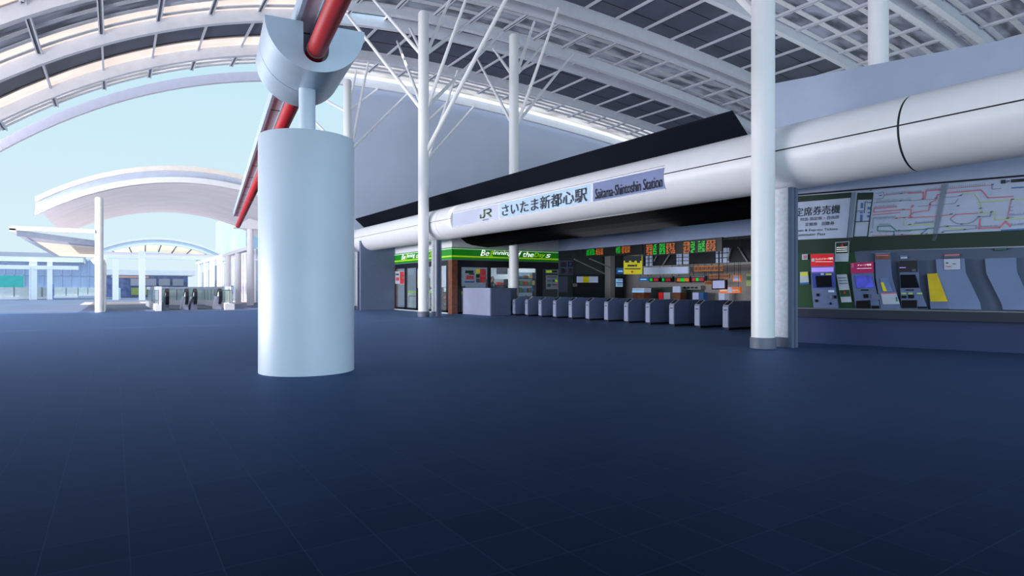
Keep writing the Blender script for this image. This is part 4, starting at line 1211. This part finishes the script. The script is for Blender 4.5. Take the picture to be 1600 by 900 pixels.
NL = [('box', .1, .5 + .1 * k, .9, .54 + .1 * k, 'letter_white') for k in range(3)]
wnotice('green_notice_sheet', 'green and white notice with red triangle above the gap between red and magenta machines', [(1304.5, 409), (1325.5, 408.5), (1327, 377), (1305, 378.5)], .12,
        [('box', .06, .42, .94, .97, 'dark_green'), ('text', '▲', .42, .78, .6, .92, 'crimson')] + NL)
wnotice('leaning_notice_sheet', 'white notice with green foot between the red and magenta machines', [(1314.5, 472.5), (1331, 472), (1323, 428.5), (1307, 429)], .12,
        [('box', .1, .66 + .1 * k, .9, .69 + .1 * k, 'letter_grey') for k in range(3)] + [('box', .04, .2, .96, .44, 'mid_green'), ('text', '▲', .42, .32, .58, .42, 'crimson')])
wnotice('wall_sticker', 'small white and red sticker at the top of the green backing by the fin', [(1253, 406), (1262, 405.5), (1262, 397), (1253, 397.5)], .1, [('box', .3, .2, .8, .8, 'map_red')])
wnotice('yellow_notice', 'notice with yellow top and blue foot beside the red-topped machine', [(1250, 445), (1264, 444), (1262.5, 424.5), (1250, 425)], .1, [('box', .1, .7, .95, .95, 'yellow'), ('box', 0, 0, 1, .16, 'blue_sign')])
wnotice('red_notice_strip', 'narrow red and dark strip notice above the first closed machine', [(1475, 403), (1499.5, 401.5), (1499.5, 396.5), (1475, 397.5)], .1, [('box', .02, .5, .98, .95, 'map_red')], 'letter_grey')
wnotice('blue_sticker', 'small white and blue sticker above the black-topped machine', [(1407, 404.5), (1417.5, 404), (1417.5, 399), (1407, 399.5)], .1, [('box', .05, .65, .95, .95, 'blue_sign')])
wnotice('green_plate', 'small dark green plate under the band at far right', [(1552, 391.5), (1575, 390.5), (1575, 387), (1552, 388)], .1, [('box', .1, .3, .9, .7, 'map_green')], 'dark_green')

MO = .20
def machine(label, outline, name='ticket_machine', mm='machine_grey'):
    q = wp(outline, MO); t = thing(name, q[0], label, 'ticket machine', None)
    build('body', MB().prism([p - WN * (MO - .06) for p in q], WN * (MO - .06)), M[mm], t)
    return t
def mpart(t, name, quad, mm, th=.025, parent=None):
    q = wp(quad, MO + th)
    return build(name, MB().prism([p - WN * th for p in q], WN * th), M[mm], parent or t)
def R4(x0, y0, x1, y1, k=0): return [(x0 + k, y1), (x1 + k, y1), (x1, y0), (x0, y0)]
def mtext(parent, s_, quad, mm):
    build('lettering', text_quad(MB(), s_, wp(quad, MO + .035), bold=.015), M[mm], parent)


t = machine('ticket machine with red header and blue screen surround on the green wall', [(1271.5, 482.5), (1310, 482.5), (1305, 450), (1302.5, 396), (1266.5, 397), (1268, 450)])
h = mpart(t, 'header', [(1267, 416.5), (1302.5, 415.5), (1302.4, 396.5), (1266.7, 397)], 'crimson')
mtext(h, 'クレジットカード専用', [(1274, 407), (1301, 405.5), (1301, 402), (1274, 403.5)], 'letter_white'); mpart(t, 'header_line', R4(1274, 408.6, 1301, 409.2), 'letter_white', .03, h)
mpart(t, 'header_emblem', [(1268, 409), (1272.5, 408.5), (1272.5, 403.5), (1268, 404)], 'paper', .03, h)
mpart(t, 'light_strip', [(1268, 425), (1302, 424.3), (1302, 417.5), (1268, 418.5)], 'violet')
b = mpart(t, 'screen_bezel', [(1270.5, 450), (1305.5, 449.5), (1303.5, 426), (1268.5, 427)], 'blue_bezel')
mpart(t, 'screen', [(1276, 449), (1300, 448.3), (1298.5, 430.5), (1274, 431.3)], 'screen_dark', .04, b)
mpart(t, 'bezel_label', R4(1290, 427.5, 1299, 429.5, .3), 'yellow', .04, b); mpart(t, 'bezel_label', R4(1282, 426.8, 1287, 429.8, .3), 'paper', .04, b)
for x0, y0, x1, y1, mm in ((1275.5, 458.5, 1280, 463, 'black_gloss'), (1273.5, 468, 1278, 472, 'black_gloss'), (1303, 461.5, 1307, 466.5, 'black_gloss'), (1295, 460, 1300, 467, 'trim_grey'), (1294, 453.5, 1303, 456.5, 'panel_lit'), (1296, 472.5, 1299, 476, 'black_gloss'), (1273.5, 474, 1292, 474.8, 'trim_grey')):
    mpart(t, 'coin_slot' if mm == 'black_gloss' else 'keypad', R4(x0, y0, x1, y1, .3), mm)

t = machine('ticket machine with magenta header and bright blue screen', [(1337, 482.5), (1376, 483), (1366, 440), (1364.8, 409), (1328.5, 411), (1331, 440)])
h = mpart(t, 'header', [(1329.5, 427), (1364.6, 426), (1365, 409), (1328.5, 411)], 'magenta')
mtext(h, 'チャージ専用', [(1340, 416), (1361, 415), (1361, 412), (1340, 413.2)], 'letter_white'); mpart(t, 'header_line', [(1339, 420), (1362, 419.3), (1362, 418.7), (1339, 419.2)], 'letter_white', .03, h)
mpart(t, 'header_emblem', R4(1330.5, 411.5, 1334, 418.5), 'map_red', .03, h)
mpart(t, 'screen', [(1339, 449.7), (1366, 449.3), (1360.5, 430), (1335.5, 430.3)], 'screen_blue')
mpart(t, 'coin_slot', R4(1345, 452.3, 1357, 454), 'black_gloss'); mpart(t, 'coin_slot', R4(1349, 459.5, 1356.5, 465.5, .6), 'black_gloss')
mpart(t, 'keypad', R4(1361, 460, 1373, 468, 1.5), 'trim_grey'); mpart(t, 'note_tray', [(1337.5, 482), (1360.5, 482), (1359.5, 469), (1338, 470)], 'black_gloss'); mpart(t, 'coin_tray', R4(1362, 477.5, 1374, 482), 'black_gloss')

t = machine('narrow grey console with red heading and taped notices between two ticket machines', [(1376.5, 483), (1408.5, 483), (1394, 434), (1390.5, 394.5), (1367, 395), (1368, 432)], 'notice_console')
mpart(t, 'top_sign', [(1368, 405.5), (1389.8, 404.5), (1389.6, 396.5), (1367.6, 397.5)], 'wood'); mpart(t, 'top_sign_line', R4(1369, 398, 1388, 400), 'map_red', .03)
mpart(t, 'small_poster', [(1381.5, 456), (1394.5, 455), (1388, 434), (1374.5, 434.5)], 'ext_navy'); mpart(t, 'poster_stripe', [(1380, 455), (1386, 455), (1380, 441), (1376, 441)], 'yellow', .03)
mpart(t, 'lower_notice', [(1379.5, 475.5), (1406, 475), (1400, 457), (1376, 457.5)], 'paper'); mpart(t, 'notice_heading', [(1377, 459.5), (1400.5, 459), (1400, 457), (1376, 457.5)], 'map_red', .03)
mpart(t, 'notice_mark', R4(1399, 464, 1402, 471, 1), 'map_green', .03)

t = machine('ticket machine with black header and dark screen beside the yellow panel', [(1408.5, 483), (1450, 483), (1437.5, 450), (1433.8, 407), (1405, 407.3), (1406.5, 450)])
h = mpart(t, 'header', [(1405, 425.3), (1434, 425), (1433.5, 407), (1405, 407.3)], 'header_black'); mpart(t, 'header_line', R4(1405.5, 417.5, 1415, 418.7), 'violet', .03, h); mpart(t, 'header_emblem', R4(1425, 420.5, 1431, 424), 'letter_grey', .03, h)
mpart(t, 'screen', [(1407.3, 450), (1436.5, 449.5), (1430, 429), (1406.5, 429.2)], 'screen_dark')
for x0, x1 in ((1408, 1416), (1419, 1426), (1432.5, 1441)): mpart(t, 'lamp', R4(x0, 457.2, x1, 459.8), 'map_lime')
mpart(t, 'coin_slot', R4(1408.5, 462, 1416, 466), 'black_gloss'); mpart(t, 'coin_slot', R4(1419, 460.5, 1428, 466), 'black_gloss'); mpart(t, 'coin_slot', R4(1415, 452.3, 1428, 454), 'black_gloss')
mpart(t, 'note_tray', R4(1408.8, 469, 1432.5, 481.5), 'black_gloss'); mpart(t, 'coin_tray', R4(1434, 479, 1449, 482), 'black_gloss')

t = machine('leaning yellow panel covering a closed machine front', [(1454, 482.5), (1483, 482.5), (1464.5, 427), (1448.5, 428)], 'closed_machine_cover')
mpart(t, 'yellow_sheet', [(1454, 471.3), (1480.7, 471), (1464.3, 427), (1448.8, 428)], 'yellow_panel')
t = machine('pale closed machine shroud with a taped white notice', [(1483, 483), (1533, 484), (1532, 474), (1509, 426), (1507, 404), (1462, 405), (1464, 428)], 'closed_machine', 'machine_pale')
n_ = mpart(t, 'taped_notice', [(1475.5, 421.5), (1500.5, 420.5), (1500, 404), (1474.7, 405)], 'paper'); mpart(t, 'print_line', R4(1478, 410, 1481.5, 411.8), 'letter_dark', .035, n_); mpart(t, 'print_line', R4(1488.5, 411.5, 1493.5, 413), 'map_green', .035, n_); mpart(t, 'print_line', R4(1478, 415.5, 1486.5, 417.3), 'map_red', .035, n_)
machine('plain pale closed machine shroud at the far right', [(1567, 484), (1618, 485), (1612, 474), (1589, 425), (1588, 402.5), (1539, 404), (1541, 427), (1565, 475)], 'closed_machine', 'machine_pale')

# ================================================================== OUTSIDE
# column and flat canopy on the left
c1 = thing('walkway_column', (-.8, 46, 0), 'tall white round column holding the flat angular canopy', 'column')
build('shaft', MB().lathe(-.8, 46, [(.225, 0), (.225, 7.0), (.19, 7.1)], 32), M['ext_white'], c1, smooth=True)
build('side_plate', MB().box((-.62, 46, 0), (-.5, 54, 3.2)), M['ext_white'], c1)
fc = thing('flat_canopy', (-3, 52, 4), 'angular flat white canopy reaching left from the tall column', 'canopy')
xl, xr = -5.11, -1.0
build('front_beam', MB().box((xl, 45.7, 4.85), (xr, 46.0, 5.1)), M['ext_white'], fc)
build('edge_beam', MB().box((xl, 45.7, 4.75), (xl + .3, 78, 4.95)), M['ext_white'], fc)
ds = MB(); d0, d1 = Vector((xl + .3, 46.1, 4.86)), Vector((xr, 51.5, 4.72))
ds.loft([[d + Vector(o) for o in ((0, 0, -.3), (0, .25, -.3), (0, .25, 0.05), (0, 0, 0.05))] for d in (d0, d1)])
build('diagonal_beam', ds, M['ext_blue'], fc)
build('canopy_slab', MB().add([(xl + .2, 47, 4.8), (xr, 53.5, 4.75), (xr, 60, 4.75), (xl + .2, 55, 4.8)], [(0, 1, 2, 3)]), M['canopy_glow'], fc)
build('canopy_slab', MB().add([(xl + .2, 55, 4.78), (xr, 60, 4.73), (xr, 78, 4.7), (xl + .2, 78, 4.75)], [(0, 1, 2, 3)]), M['canopy_glow_cream'], fc)


# arched canopies
def arc(pts, n=24):
    out = []
    xs = [p[0] for p in pts]
    for i in range(n + 1):
        x = xs[0] + (xs[-1] - xs[0]) * i / n
        # local quadratic fit through all points (least squares circle-like)
        out.append(x)
    return out


def circ(xc, r, zc, x0, x1, n=28):
    return [(x0 + (x1 - x0) * i / n, zc + math.sqrt(max(0, r * r - (x0 + (x1 - x0) * i / n - xc) ** 2))) for i in range(n + 1)]


def vault(label, y0, y1, xc, zt_out, r_out, xa, xb, th, sof):
    t = thing('arched_canopy', (xc, (y0 + y1) / 2, 0), label, 'canopy', 'arched canopies over the outdoor walkway')
    o = circ(xc, r_out, zt_out - r_out, xa, xb); i_ = circ(xc, r_out, zt_out - r_out - th, xa + .3, xb - .3)
    top = [(x, z) for x, z in o]; low = [(x, z) for x, z in i_]
    s_ = top + low[::-1]
    build('shell', MB().loft([[(x, y0 + .35, z) for x, z in low], [(x, y1, z) for x, z in low]], closed=False), M[sof], t)
    # layered front fascia: cream edge with sunlight put into its colour, blue band, bright lower lip
    def band(k0, k1, ya, yb, mm):
        a = [(x, z - th * k0) for x, z in o]; b = [(x, z - th * k1) for x, z in o]
        build('fascia', MB().loft([[(x, ya, z) for x, z in a + b[::-1]], [(x, yb, z) for x, z in a + b[::-1]]]), M[mm], t)
    band(-.12, .22, y0, y0 + .5, 'cream'); band(.22, .68, y0 + .2, y0 + .5, 'ext_blue'); band(.68, 1.08, y0, y0 + .5, 'ext_white')
    return t


v1 = vault('large arched white canopy just beyond the hall end, mauve underneath', 50, 71.5, 5.0, 10.17, 16.3, -4.3, 14.4, 1.0, 'canopy_glow')
v2 = vault('smaller arched canopy farther along the walkway with cream ribbed underside', 110, 132, 6.0, 9.2, 17.6, -3.4, 14.9, .95, 'canopy_glow_cream')
sm = MB()
for k in range(8):
    x = -2.4 + k * 2.1
    sm.prism([(x, 110.4, 8.1 - abs(x - 6) ** 2 * .029), (x + .18, 110.4, 8.1 - abs(x - 6) ** 2 * .029), (x + .9, 131, 8.12 - abs(x + .8 - 6) ** 2 * .029), (x + .72, 131, 8.12 - abs(x + .8 - 6) ** 2 * .029)], (0, 0, .1))
build('soffit_rib', sm, M['map_grey'], v2)

# flat roofs, beams and pillars further along
def slab(name, label, a, b, mm='ext_white', cat='roof'):
    return tag(build(name, MB().box(a, b), M[mm]), label, cat)


w_ = thing('flat_roof', (5, 102, 6), 'long flat mauve and white roof slab below the smaller arched canopy', 'roof')
build('slab', MB().box((-1.2, 98, 5.75), (15, 104, 6.3)), M['ext_mauve'], w_)
build('edge', MB().box((-1.2, 97.6, 5.45), (15, 98, 5.8)), M['ext_white'], w_)
slab('low_roof', 'low white roof in front of the navy shop', (-1.2, 112, 3.5), (11, 120, 4.3))
for (px, by, h_, lab) in ((222, 88, 6.0, 'square white pillar in front of the navy shop'), (180.5, 92, 5.2, 'square white pillar beside the teal kiosk')):
    p = on_y(px, 450, by)
    tag(build('square_pillar', MB().box((p.x - .33, by - .3, 0), (p.x + .33, by + .3, h_)), M['ext_white']), lab, 'pillar')
sh = thing('navy_shop', (5, 125, 0), 'low shop front with navy blue panels and pale windows at the end of the walkway', 'shop')
build('shop_wall', MB().box((-1.5, 124, 0), (11, 126, 3.6)), M['ext_navy'], sh)
for k in range(4):
    build('shop_window', MB().box((2.4 + k * 1.9, 123.9, .3), (3.9 + k * 1.9, 124, 1.55)), M['map_lime'] if k < 2 else M['ext_blue'], sh)
for k in range(4):
    build('shop_panel', MB().box((2.3 + k * 2.1, 123.85, 1.9), (4.0 + k * 2.1, 123.95, 3.1)), M['ext_glass'], sh)
build('shop_fascia', MB().box((-.5, 123.8, 3.2), (5, 124, 3.6)), M['brick'], sh)
slab('teal_kiosk', 'pale teal kiosk between the pillars at the walkway end', (on_y(177, 450, 95).x, 95, 0), (on_y(188.5, 450, 95).x, 96, 1.5), 'rail_glass', 'kiosk')

# white ribbed wall on the right of the walkway and the colonnade in front
rw = thing('ribbed_wall', (11.5, 85, 0), 'long white wall with vertical ribs along the right side of the walkway', 'wall')
build('wall_panel', MB().prism([(12.2, 66, 0), (12.2, 118, 0), (12.2, 118, 4.0), (12.2, 66, 5.6)], (.3, 0, 0)), M['ext_white'], rw)
rb = MB()
for k in range(26):
    y = 66.5 + k * 2
    rb.box((12.05, y, 0), (12.2, y + .25, 5.5 - (y - 66) * .031))
build('wall_rib', rb, M['ext_blue'], rw)
ctn = MB()
for k in range(3):
    y = 92 + k * 3
    ctn.tube((11.9, y, 0), (11.9, y, 4.6), .16, n=8); ctn.tube((11.8, y + 1, 0), (11.8, y + 1, 4.6), .12, n=8)
build('drain_pipe', ctn, M['map_grey'], rw)
for k in range(7):
    y = 56.5 + 6.1 * k
    hh = 6.6 if k == 0 else 4.75
    o = build('colonnade_column', MB().lathe(9.75, y, [(.27, 0), (.27, hh)], 24), M['ext_white'], smooth=True)
    tag(o, ['tall white colonnade column just right of the escalators, beside the big pier', 'second colonnade column behind the escalators', 'third colonnade column behind the escalators', 'fourth colonnade column behind the escalators', 'fifth colonnade column behind the escalators', 'sixth colonnade column behind the escalators', 'farthest colonnade column behind the escalators'][k], 'column', 'white columns of the walkway colonnade')
tag(build('colonnade_beam', MB().box((9.5, 56.5, 4.75), (10.0, 96, 5.05)), M['ext_white']), 'white beam along the top of the colonnade', 'beam')
tag(build('canopy_bracket', MB().prism([(8.4, 56.2, 6.55), (11.5, 56.2, 6.55), (11.5, 56.2, 6.9), (9.6, 56.2, 7.4)], (0, .6, 0)), M['ext_white']), 'white wing-shaped bracket on top of the tall colonnade column', 'bracket')
tag(build('pale_building', MB().box((15, 90, 0), (60, 120, 13)), M['ext_pale']), 'pale bluish building block rising behind the colonnade', 'building')
sw_ = thing('side_shop', (13, 60, 0), 'pinkish shop wall with small coloured square signs behind the colonnade', 'shop')
build('shop_wall', MB().box((13.0, 52, 0), (13.3, 66, 5.2)), M['ext_pink'], sw_)
build('shop_awning', MB().box((11.8, 52, 4.2), (13.0, 66, 4.4)), M['ext_white'], sw_)
for k, (mm, py) in enumerate((('ext_navy', 442), ('orange', 448), ('map_blue', 453.5), ('letter_grey', 458.5))):
    p = on_x(384.5, py, 12.98)
    build('square_sign', MB().box((12.94, p.y - .55, p.z - .13), (13.0, p.y + .55, p.z + .13)), M[mm], sw_)
for k, (mm, py) in enumerate((('map_green', 449), ('map_red', 458), ('map_lime', 465), ('map_blue', 471))):
    p = on_x(364.5, py, 12.2)
    build('edge_sign', MB().box((12.0, p.y - .4, p.z - .2), (12.06, p.y + .4, p.z + .2)), M[mm], rw)
bn = thing('red_banner', on_x(400, 462, 12.9), 'pink-red lettered banner on the side shop next to the big pier', 'banner')
p = on_x(399, 440, 12.9)
build('banner_sheet', MB().box((12.88, p.y - .8, .9), (12.94, p.y + .5, 2.9)), M['map_red'], bn)
build('banner_print', MB().box((12.86, p.y - .5, 1.2), (12.88, p.y - .1, 2.7)).box((12.86, p.y + .1, 1.6), (12.88, p.y + .3, 2.5)), M['letter_grey'], bn)

# escalator well
EX0, EX1, EY0, EY1 = 2.40, 6.86, 46.3, 62.0
def railing(label, a, b, inner):
    t = thing('glass_railing', a, label, 'railing', 'glass railings round the escalator well')
    a, b = Vector(a), Vector(b); d = (b - a).normalized(); nn = Vector((-d.y, d.x, 0)) * .14
    def bar(z0, z1, w): return MB().prism([a - nn * w, b - nn * w, b + nn * w, a + nn * w], (0, 0, z1 - z0)), z0
    for nm, z0, z1, w, mm in (('curb', 0, .42, 1.0, 'ext_white'), ('glass_panel', .42, 1.38, .12, 'rail_glass'), ('cap_rail', 1.38, 1.6, .5, 'ext_blue')):
        mb = MB().prism([a - nn * w + Vector((0, 0, z0)), b - nn * w + Vector((0, 0, z0)), b + nn * w + Vector((0, 0, z0)), a + nn * w + Vector((0, 0, z0))], (0, 0, z1 - z0))
        build(nm, mb, M[mm], t)
    n = max(1, int((b - a).length / 2.2))
    for i in range(n + 1):
        p = a + (b - a) * (i / n)
        build('glass_post', MB().box((p.x - .03, p.y - .03, .42), (p.x + .03, p.y + .03, 1.38)), M['trim_grey'], t)


railing('glass railing along the left side of the escalator well', (EX0, EY0, 0), (EX0, EY1, 0), 1)
railing('glass railing across the back of the escalator well', (EX0, EY1, 0), (EX1, EY1, 0), 1)
railing('glass railing along the right side of the escalator well', (EX1, EY1, 0), (EX1, EY0 + .3, 0), 1)
ec = thing('corner_post', (EX0 + .05, EY0, 0), 'white end post and curb at the near left corner of the escalator well', 'post')
build('post', MB().box((EX0 + .02, EY0 - .05, .42), (EX0 + .18, EY0 + .06, 1.6)), M['ext_white'], ec)
build('curb_end', MB().box((EX0 - .16, EY0 - .1, 0), (EX0 + .18, EY0 + .3, .42)), M['ext_white'], ec)
cu = thing('end_curb', (EX1 - .3, EY0, 0), 'short white end curb at the near right corner of the escalator well', 'curb')
build('curb', MB().box((EX1 - .5, EY0 - .1, 0), (EX1 + .1, EY0 + .3, .42)), M['ext_white'], cu)


def balustrade(cx, parent):
    y0 = 46.7
    pr = [(y0 + 3.3, .06), (y0 + 1.3, 1.05), (y0 + .5, 1.42), (y0 + .24, 1.40), (y0 + .06, 1.22), (y0, .95), (y0 + .08, .62), (y0 + .4, .42), (y0 + .9, .36)]
    b = build('balustrade_panel', MB().prism([(cx - .05, y + .05, z) for y, z in pr] , (.1, 0, 0)), M['skirt_steel'], parent)
    rl = MB(); w = .1
    rings = []
    for i, (y, z) in enumerate(pr):
        y2, z2 = pr[min(i + 1, len(pr) - 1)]; y1, z1 = pr[max(i - 1, 0)]
        d = Vector((0, y2 - y1, z2 - z1)).normalized(); nn = Vector((0, -d.z, d.y)) * .06
        rings.append([Vector((cx - w, y, z)) + nn, Vector((cx + w, y, z)) + nn, Vector((cx + w, y, z)) - nn, Vector((cx - w, y, z)) - nn])
    build('handrail', rl.loft(rings), M['rubber'], b)
    build('skirt', MB().prism([(cx - .32, y0 + .15, 0), (cx + .1, y0 + .15, 0), (cx + .1, y0 + .6, .92), (cx - .12, y0 + .6, .92)], (0, 1.6, 0)), M['skirt_steel'], b)
    build('newel_cap', MB().prism([(cx - .13, y0 + .2, .92), (cx - .04, y0 + .2, .92), (cx - .05, y0 + .35, 1.28)], (0, .6, 0)), M['white'], b)


for lab, xs, x0, x1 in (('left escalator of the pair sinking into the glass-railed well', (2.95, 4.1), 3.0, 4.15), ('right escalator of the pair sinking into the glass-railed well', (4.62, 6.15), 4.7, 6.2)):
    e = thing('escalator', (sum(xs) / 2, 47, 0), lab, 'escalator', 'pair of escalators')
    for cx in xs: balustrade(cx, e)
    build('landing_plate', MB().box((x0, 46.45, .0), (x1, 52, .03)), M['comb'], e)
    st_ = MB()
    for k in range(6): st_.box((x0 + .15, 48 + k * .6, .03), (x1 - .15, 48.5 + k * .6, .06))
    build('step_tread', st_, M['rubber'], e)

# left: glass building, fences, hoarding, pergola
gb = thing('glass_building', (-15, 150, 0), 'long blue glazed building behind the left fence', 'building')
gx0, gx1 = on_y(-40, 450, 150).x, on_y(152, 450, 150).x
build('glass_wall', MB().box((gx0, 150, 1.5), (gx1, 152, 7.2)), M['ext_glass'], gb)
fr = MB()
for k in range(14):
    x = gx0 + (gx1 - gx0) * k / 13; fr.box((x - .08, 149.8, 1.5), (x + .08, 150, 7.2))
fr.box((gx0, 149.8, 3.9), (gx1, 150, 4.0))
build('mullion', fr, M['ext_blue'], gb)
build('wall_base', MB().box((gx0, 149.5, 0), (gx1, 150, 1.6)), M['ext_white'], gb)
build('roof', MB().box((gx0, 147, 7.2), (gx1 - 2, 153, 8.2)), M['ext_mauve'], gb)
build('roof', MB().box((gx0 - 4, 149, 8.4), (gx1 - 16, 153, 9.3)), M['ext_white'], gb)
pg = thing('pergola', (-14, 100, 0), 'white flat pergola roof on square posts at far left', 'pergola')
px0, px1 = on_y(-30, 450, 100).x, on_y(130, 450, 100).x
build('roof', MB().box((px0, 100, 4.9), (px1, 108, 5.5)), M['ext_white'], pg)
build('beam', MB().box((px0, 99.6, 3.9), (px1 - .5, 100, 4.4)), M['ext_white'], pg)
for px, yy in ((52, 100), (78, 100.0), (-6, 100)):
    x = on_y(px, 450, yy).x
    build('post', MB().box((x - .28 if px != 52 else x - .4, yy - .3, 0), (x + .28 if px != 52 else x + .4, yy + .3, 4.9)), M['ext_white'], pg)
tag(build('teal_hoarding', MB().box((on_y(-30, 450, 125).x, 125, 0), (on_y(37, 450, 125).x, 125.2, 3.5)), M['ext_teal']), 'teal green hoarding above the far left fence', 'hoarding')
for k, (p0, p1, yy, lab) in enumerate(((-30, 47, 105, 'pale panel fence at the far left under the teal hoarding'), (55, 76, 105, 'pale panel fence between the two pergola posts'), (84, 122, 118, 'pale panel fence receding right of the pergola'), (122, 152, 140, 'low white wall at the foot of the glazed building'))):
    f_ = thing('panel_fence', on_y(p0, 470, yy), lab, 'fence', 'pale fences at the far left')
    a, b = on_y(p0, 450, yy).x, on_y(p1, 450, yy).x
    build('fence_panel', MB().box((a, yy, .3), (b, yy + .1, 1.6)), M['ext_panel'], f_)
    ps = MB(); n = max(2, int((b - a) / 1.6))
    for i in range(n + 1):
        x = a + (b - a) * i / n; ps.box((x - .05, yy - .06, 0), (x + .05, yy, 1.6))
    build('fence_post', ps, M['map_grey'], f_)
    build('curb', MB().box((a, yy - .2, 0), (b, yy + .2, .3)), M['ext_white'], f_)
tag(build('dark_bollard_sign', MB().box((on_y(46.5, 450, 98).x, 98, 0), (on_y(48.5, 450, 98).x, 98.3, 4.1)), M['beam_grey']), 'slim dark post beside the left pergola post', 'post')
tag(build('navy_pylon', MB().box((on_y(82, 450, 98).x, 98, 0), (on_y(83.6, 450, 98).x, 98.3, 2.0)), M['ext_navy']), 'slim navy pylon beside the right pergola post', 'post')

# ================================================================== LIGHT, SKY, CAMERA
sc = bpy.context.scene
w = bpy.data.worlds.new('sky'); sc.world = w; w.use_nodes = True
nt = w.node_tree; bg = nt.nodes['Background']
tc = nt.nodes.new('ShaderNodeTexCoord'); sp = nt.nodes.new('ShaderNodeSeparateXYZ'); rp = nt.nodes.new('ShaderNodeValToRGB')
rp.color_ramp.elements[0].position = .0; rp.color_ramp.elements[0].color = (*lin((222, 242, 250)), 1)
rp.color_ramp.elements[1].position = .45; rp.color_ramp.elements[1].color = (*lin((188, 231, 248)), 1)
nt.links.new(tc.outputs['Generated'], sp.inputs[0]); nt.links.new(sp.outputs['Z'], rp.inputs['Fac']); nt.links.new(rp.outputs['Color'], bg.inputs['Color'])
bg.inputs['Strength'].default_value = 1.0

sun = bpy.data.lights.new('sun', 'SUN'); sun.energy = 6.0; sun.angle = .03; sun.color = (1, .93, .86)
so = bpy.data.objects.new('sun', sun); COL.objects.link(so)
so.rotation_euler = Vector((-.55, .05, .8)).to_track_quat('Z', 'Y').to_euler()


def area(name, loc, size, power, color, target):
    l = bpy.data.lights.new(name, 'AREA'); l.shape = 'RECTANGLE'; l.size, l.size_y = size[0] * K, size[1] * K; l.energy = power; l.color = color
    o = bpy.data.objects.new(name, l); COL.objects.link(o); o.location = Vector(loc) * K
    o.rotation_euler = (Vector(target) - Vector(loc)).to_track_quat('-Z', 'Y').to_euler()
    return o


area('store_light', (20, 36, 3.8), (6, 6), 260, (1, .97, .92), (20, 36, 0))
area('hall_light', (27, 22, 4.6), (4, 16), 60, (.9, .95, 1), (27, 22, 0))
def glow(name, frm, energy, ang, color):
    l = bpy.data.lights.new(name, 'SUN'); l.energy = energy; l.angle = ang; l.color = color
    o = bpy.data.objects.new(name, l); COL.objects.link(o); o.rotation_euler = Vector(frm).to_track_quat('Z', 'Y').to_euler()


glow('hall_fill_behind', (-.3, -.85, .25), 1.4, 1.5, (.60, .80, 1))  # wide soft lamp added behind the camera to fill the hall
area('roof_fill_right', (28, 20, 5.3), (6, 24), 620, (.9, .95, 1), (26, 20, 18))  # unseen fill lamp added above the gate hall to brighten the vault
area('roof_fill_rear', (4, -9, 4), (16, 8), 650, (.80, .90, 1), (8, 12, 17))  # fill added behind the camera for the near roof, no real fixture
area('plaza_bounce_fill', (-16, 32, 1.5), (34, 8), 10500, (.97, .95, 1), (6, 36, 17))  # off-frame lamp added to stand in for light off sunlit ground

cam = bpy.data.cameras.new('camera'); cam.sensor_width = 36; cam.lens = FP / 1600 * 36; cam.clip_end = 600
co = bpy.data.objects.new('camera', cam); COL.objects.link(co)
co.location = (0, 0, EYE * K); co.rotation_euler = (math.pi / 2, 0, -TH)
sc.camera = co
sc.view_settings.view_transform = 'Standard'
sc.view_settings.look = 'None'
sc.cycles.max_bounces = 8
sc.cycles.transparent_max_bounces = 16
sc.cycles.sample_clamp_indirect = 4
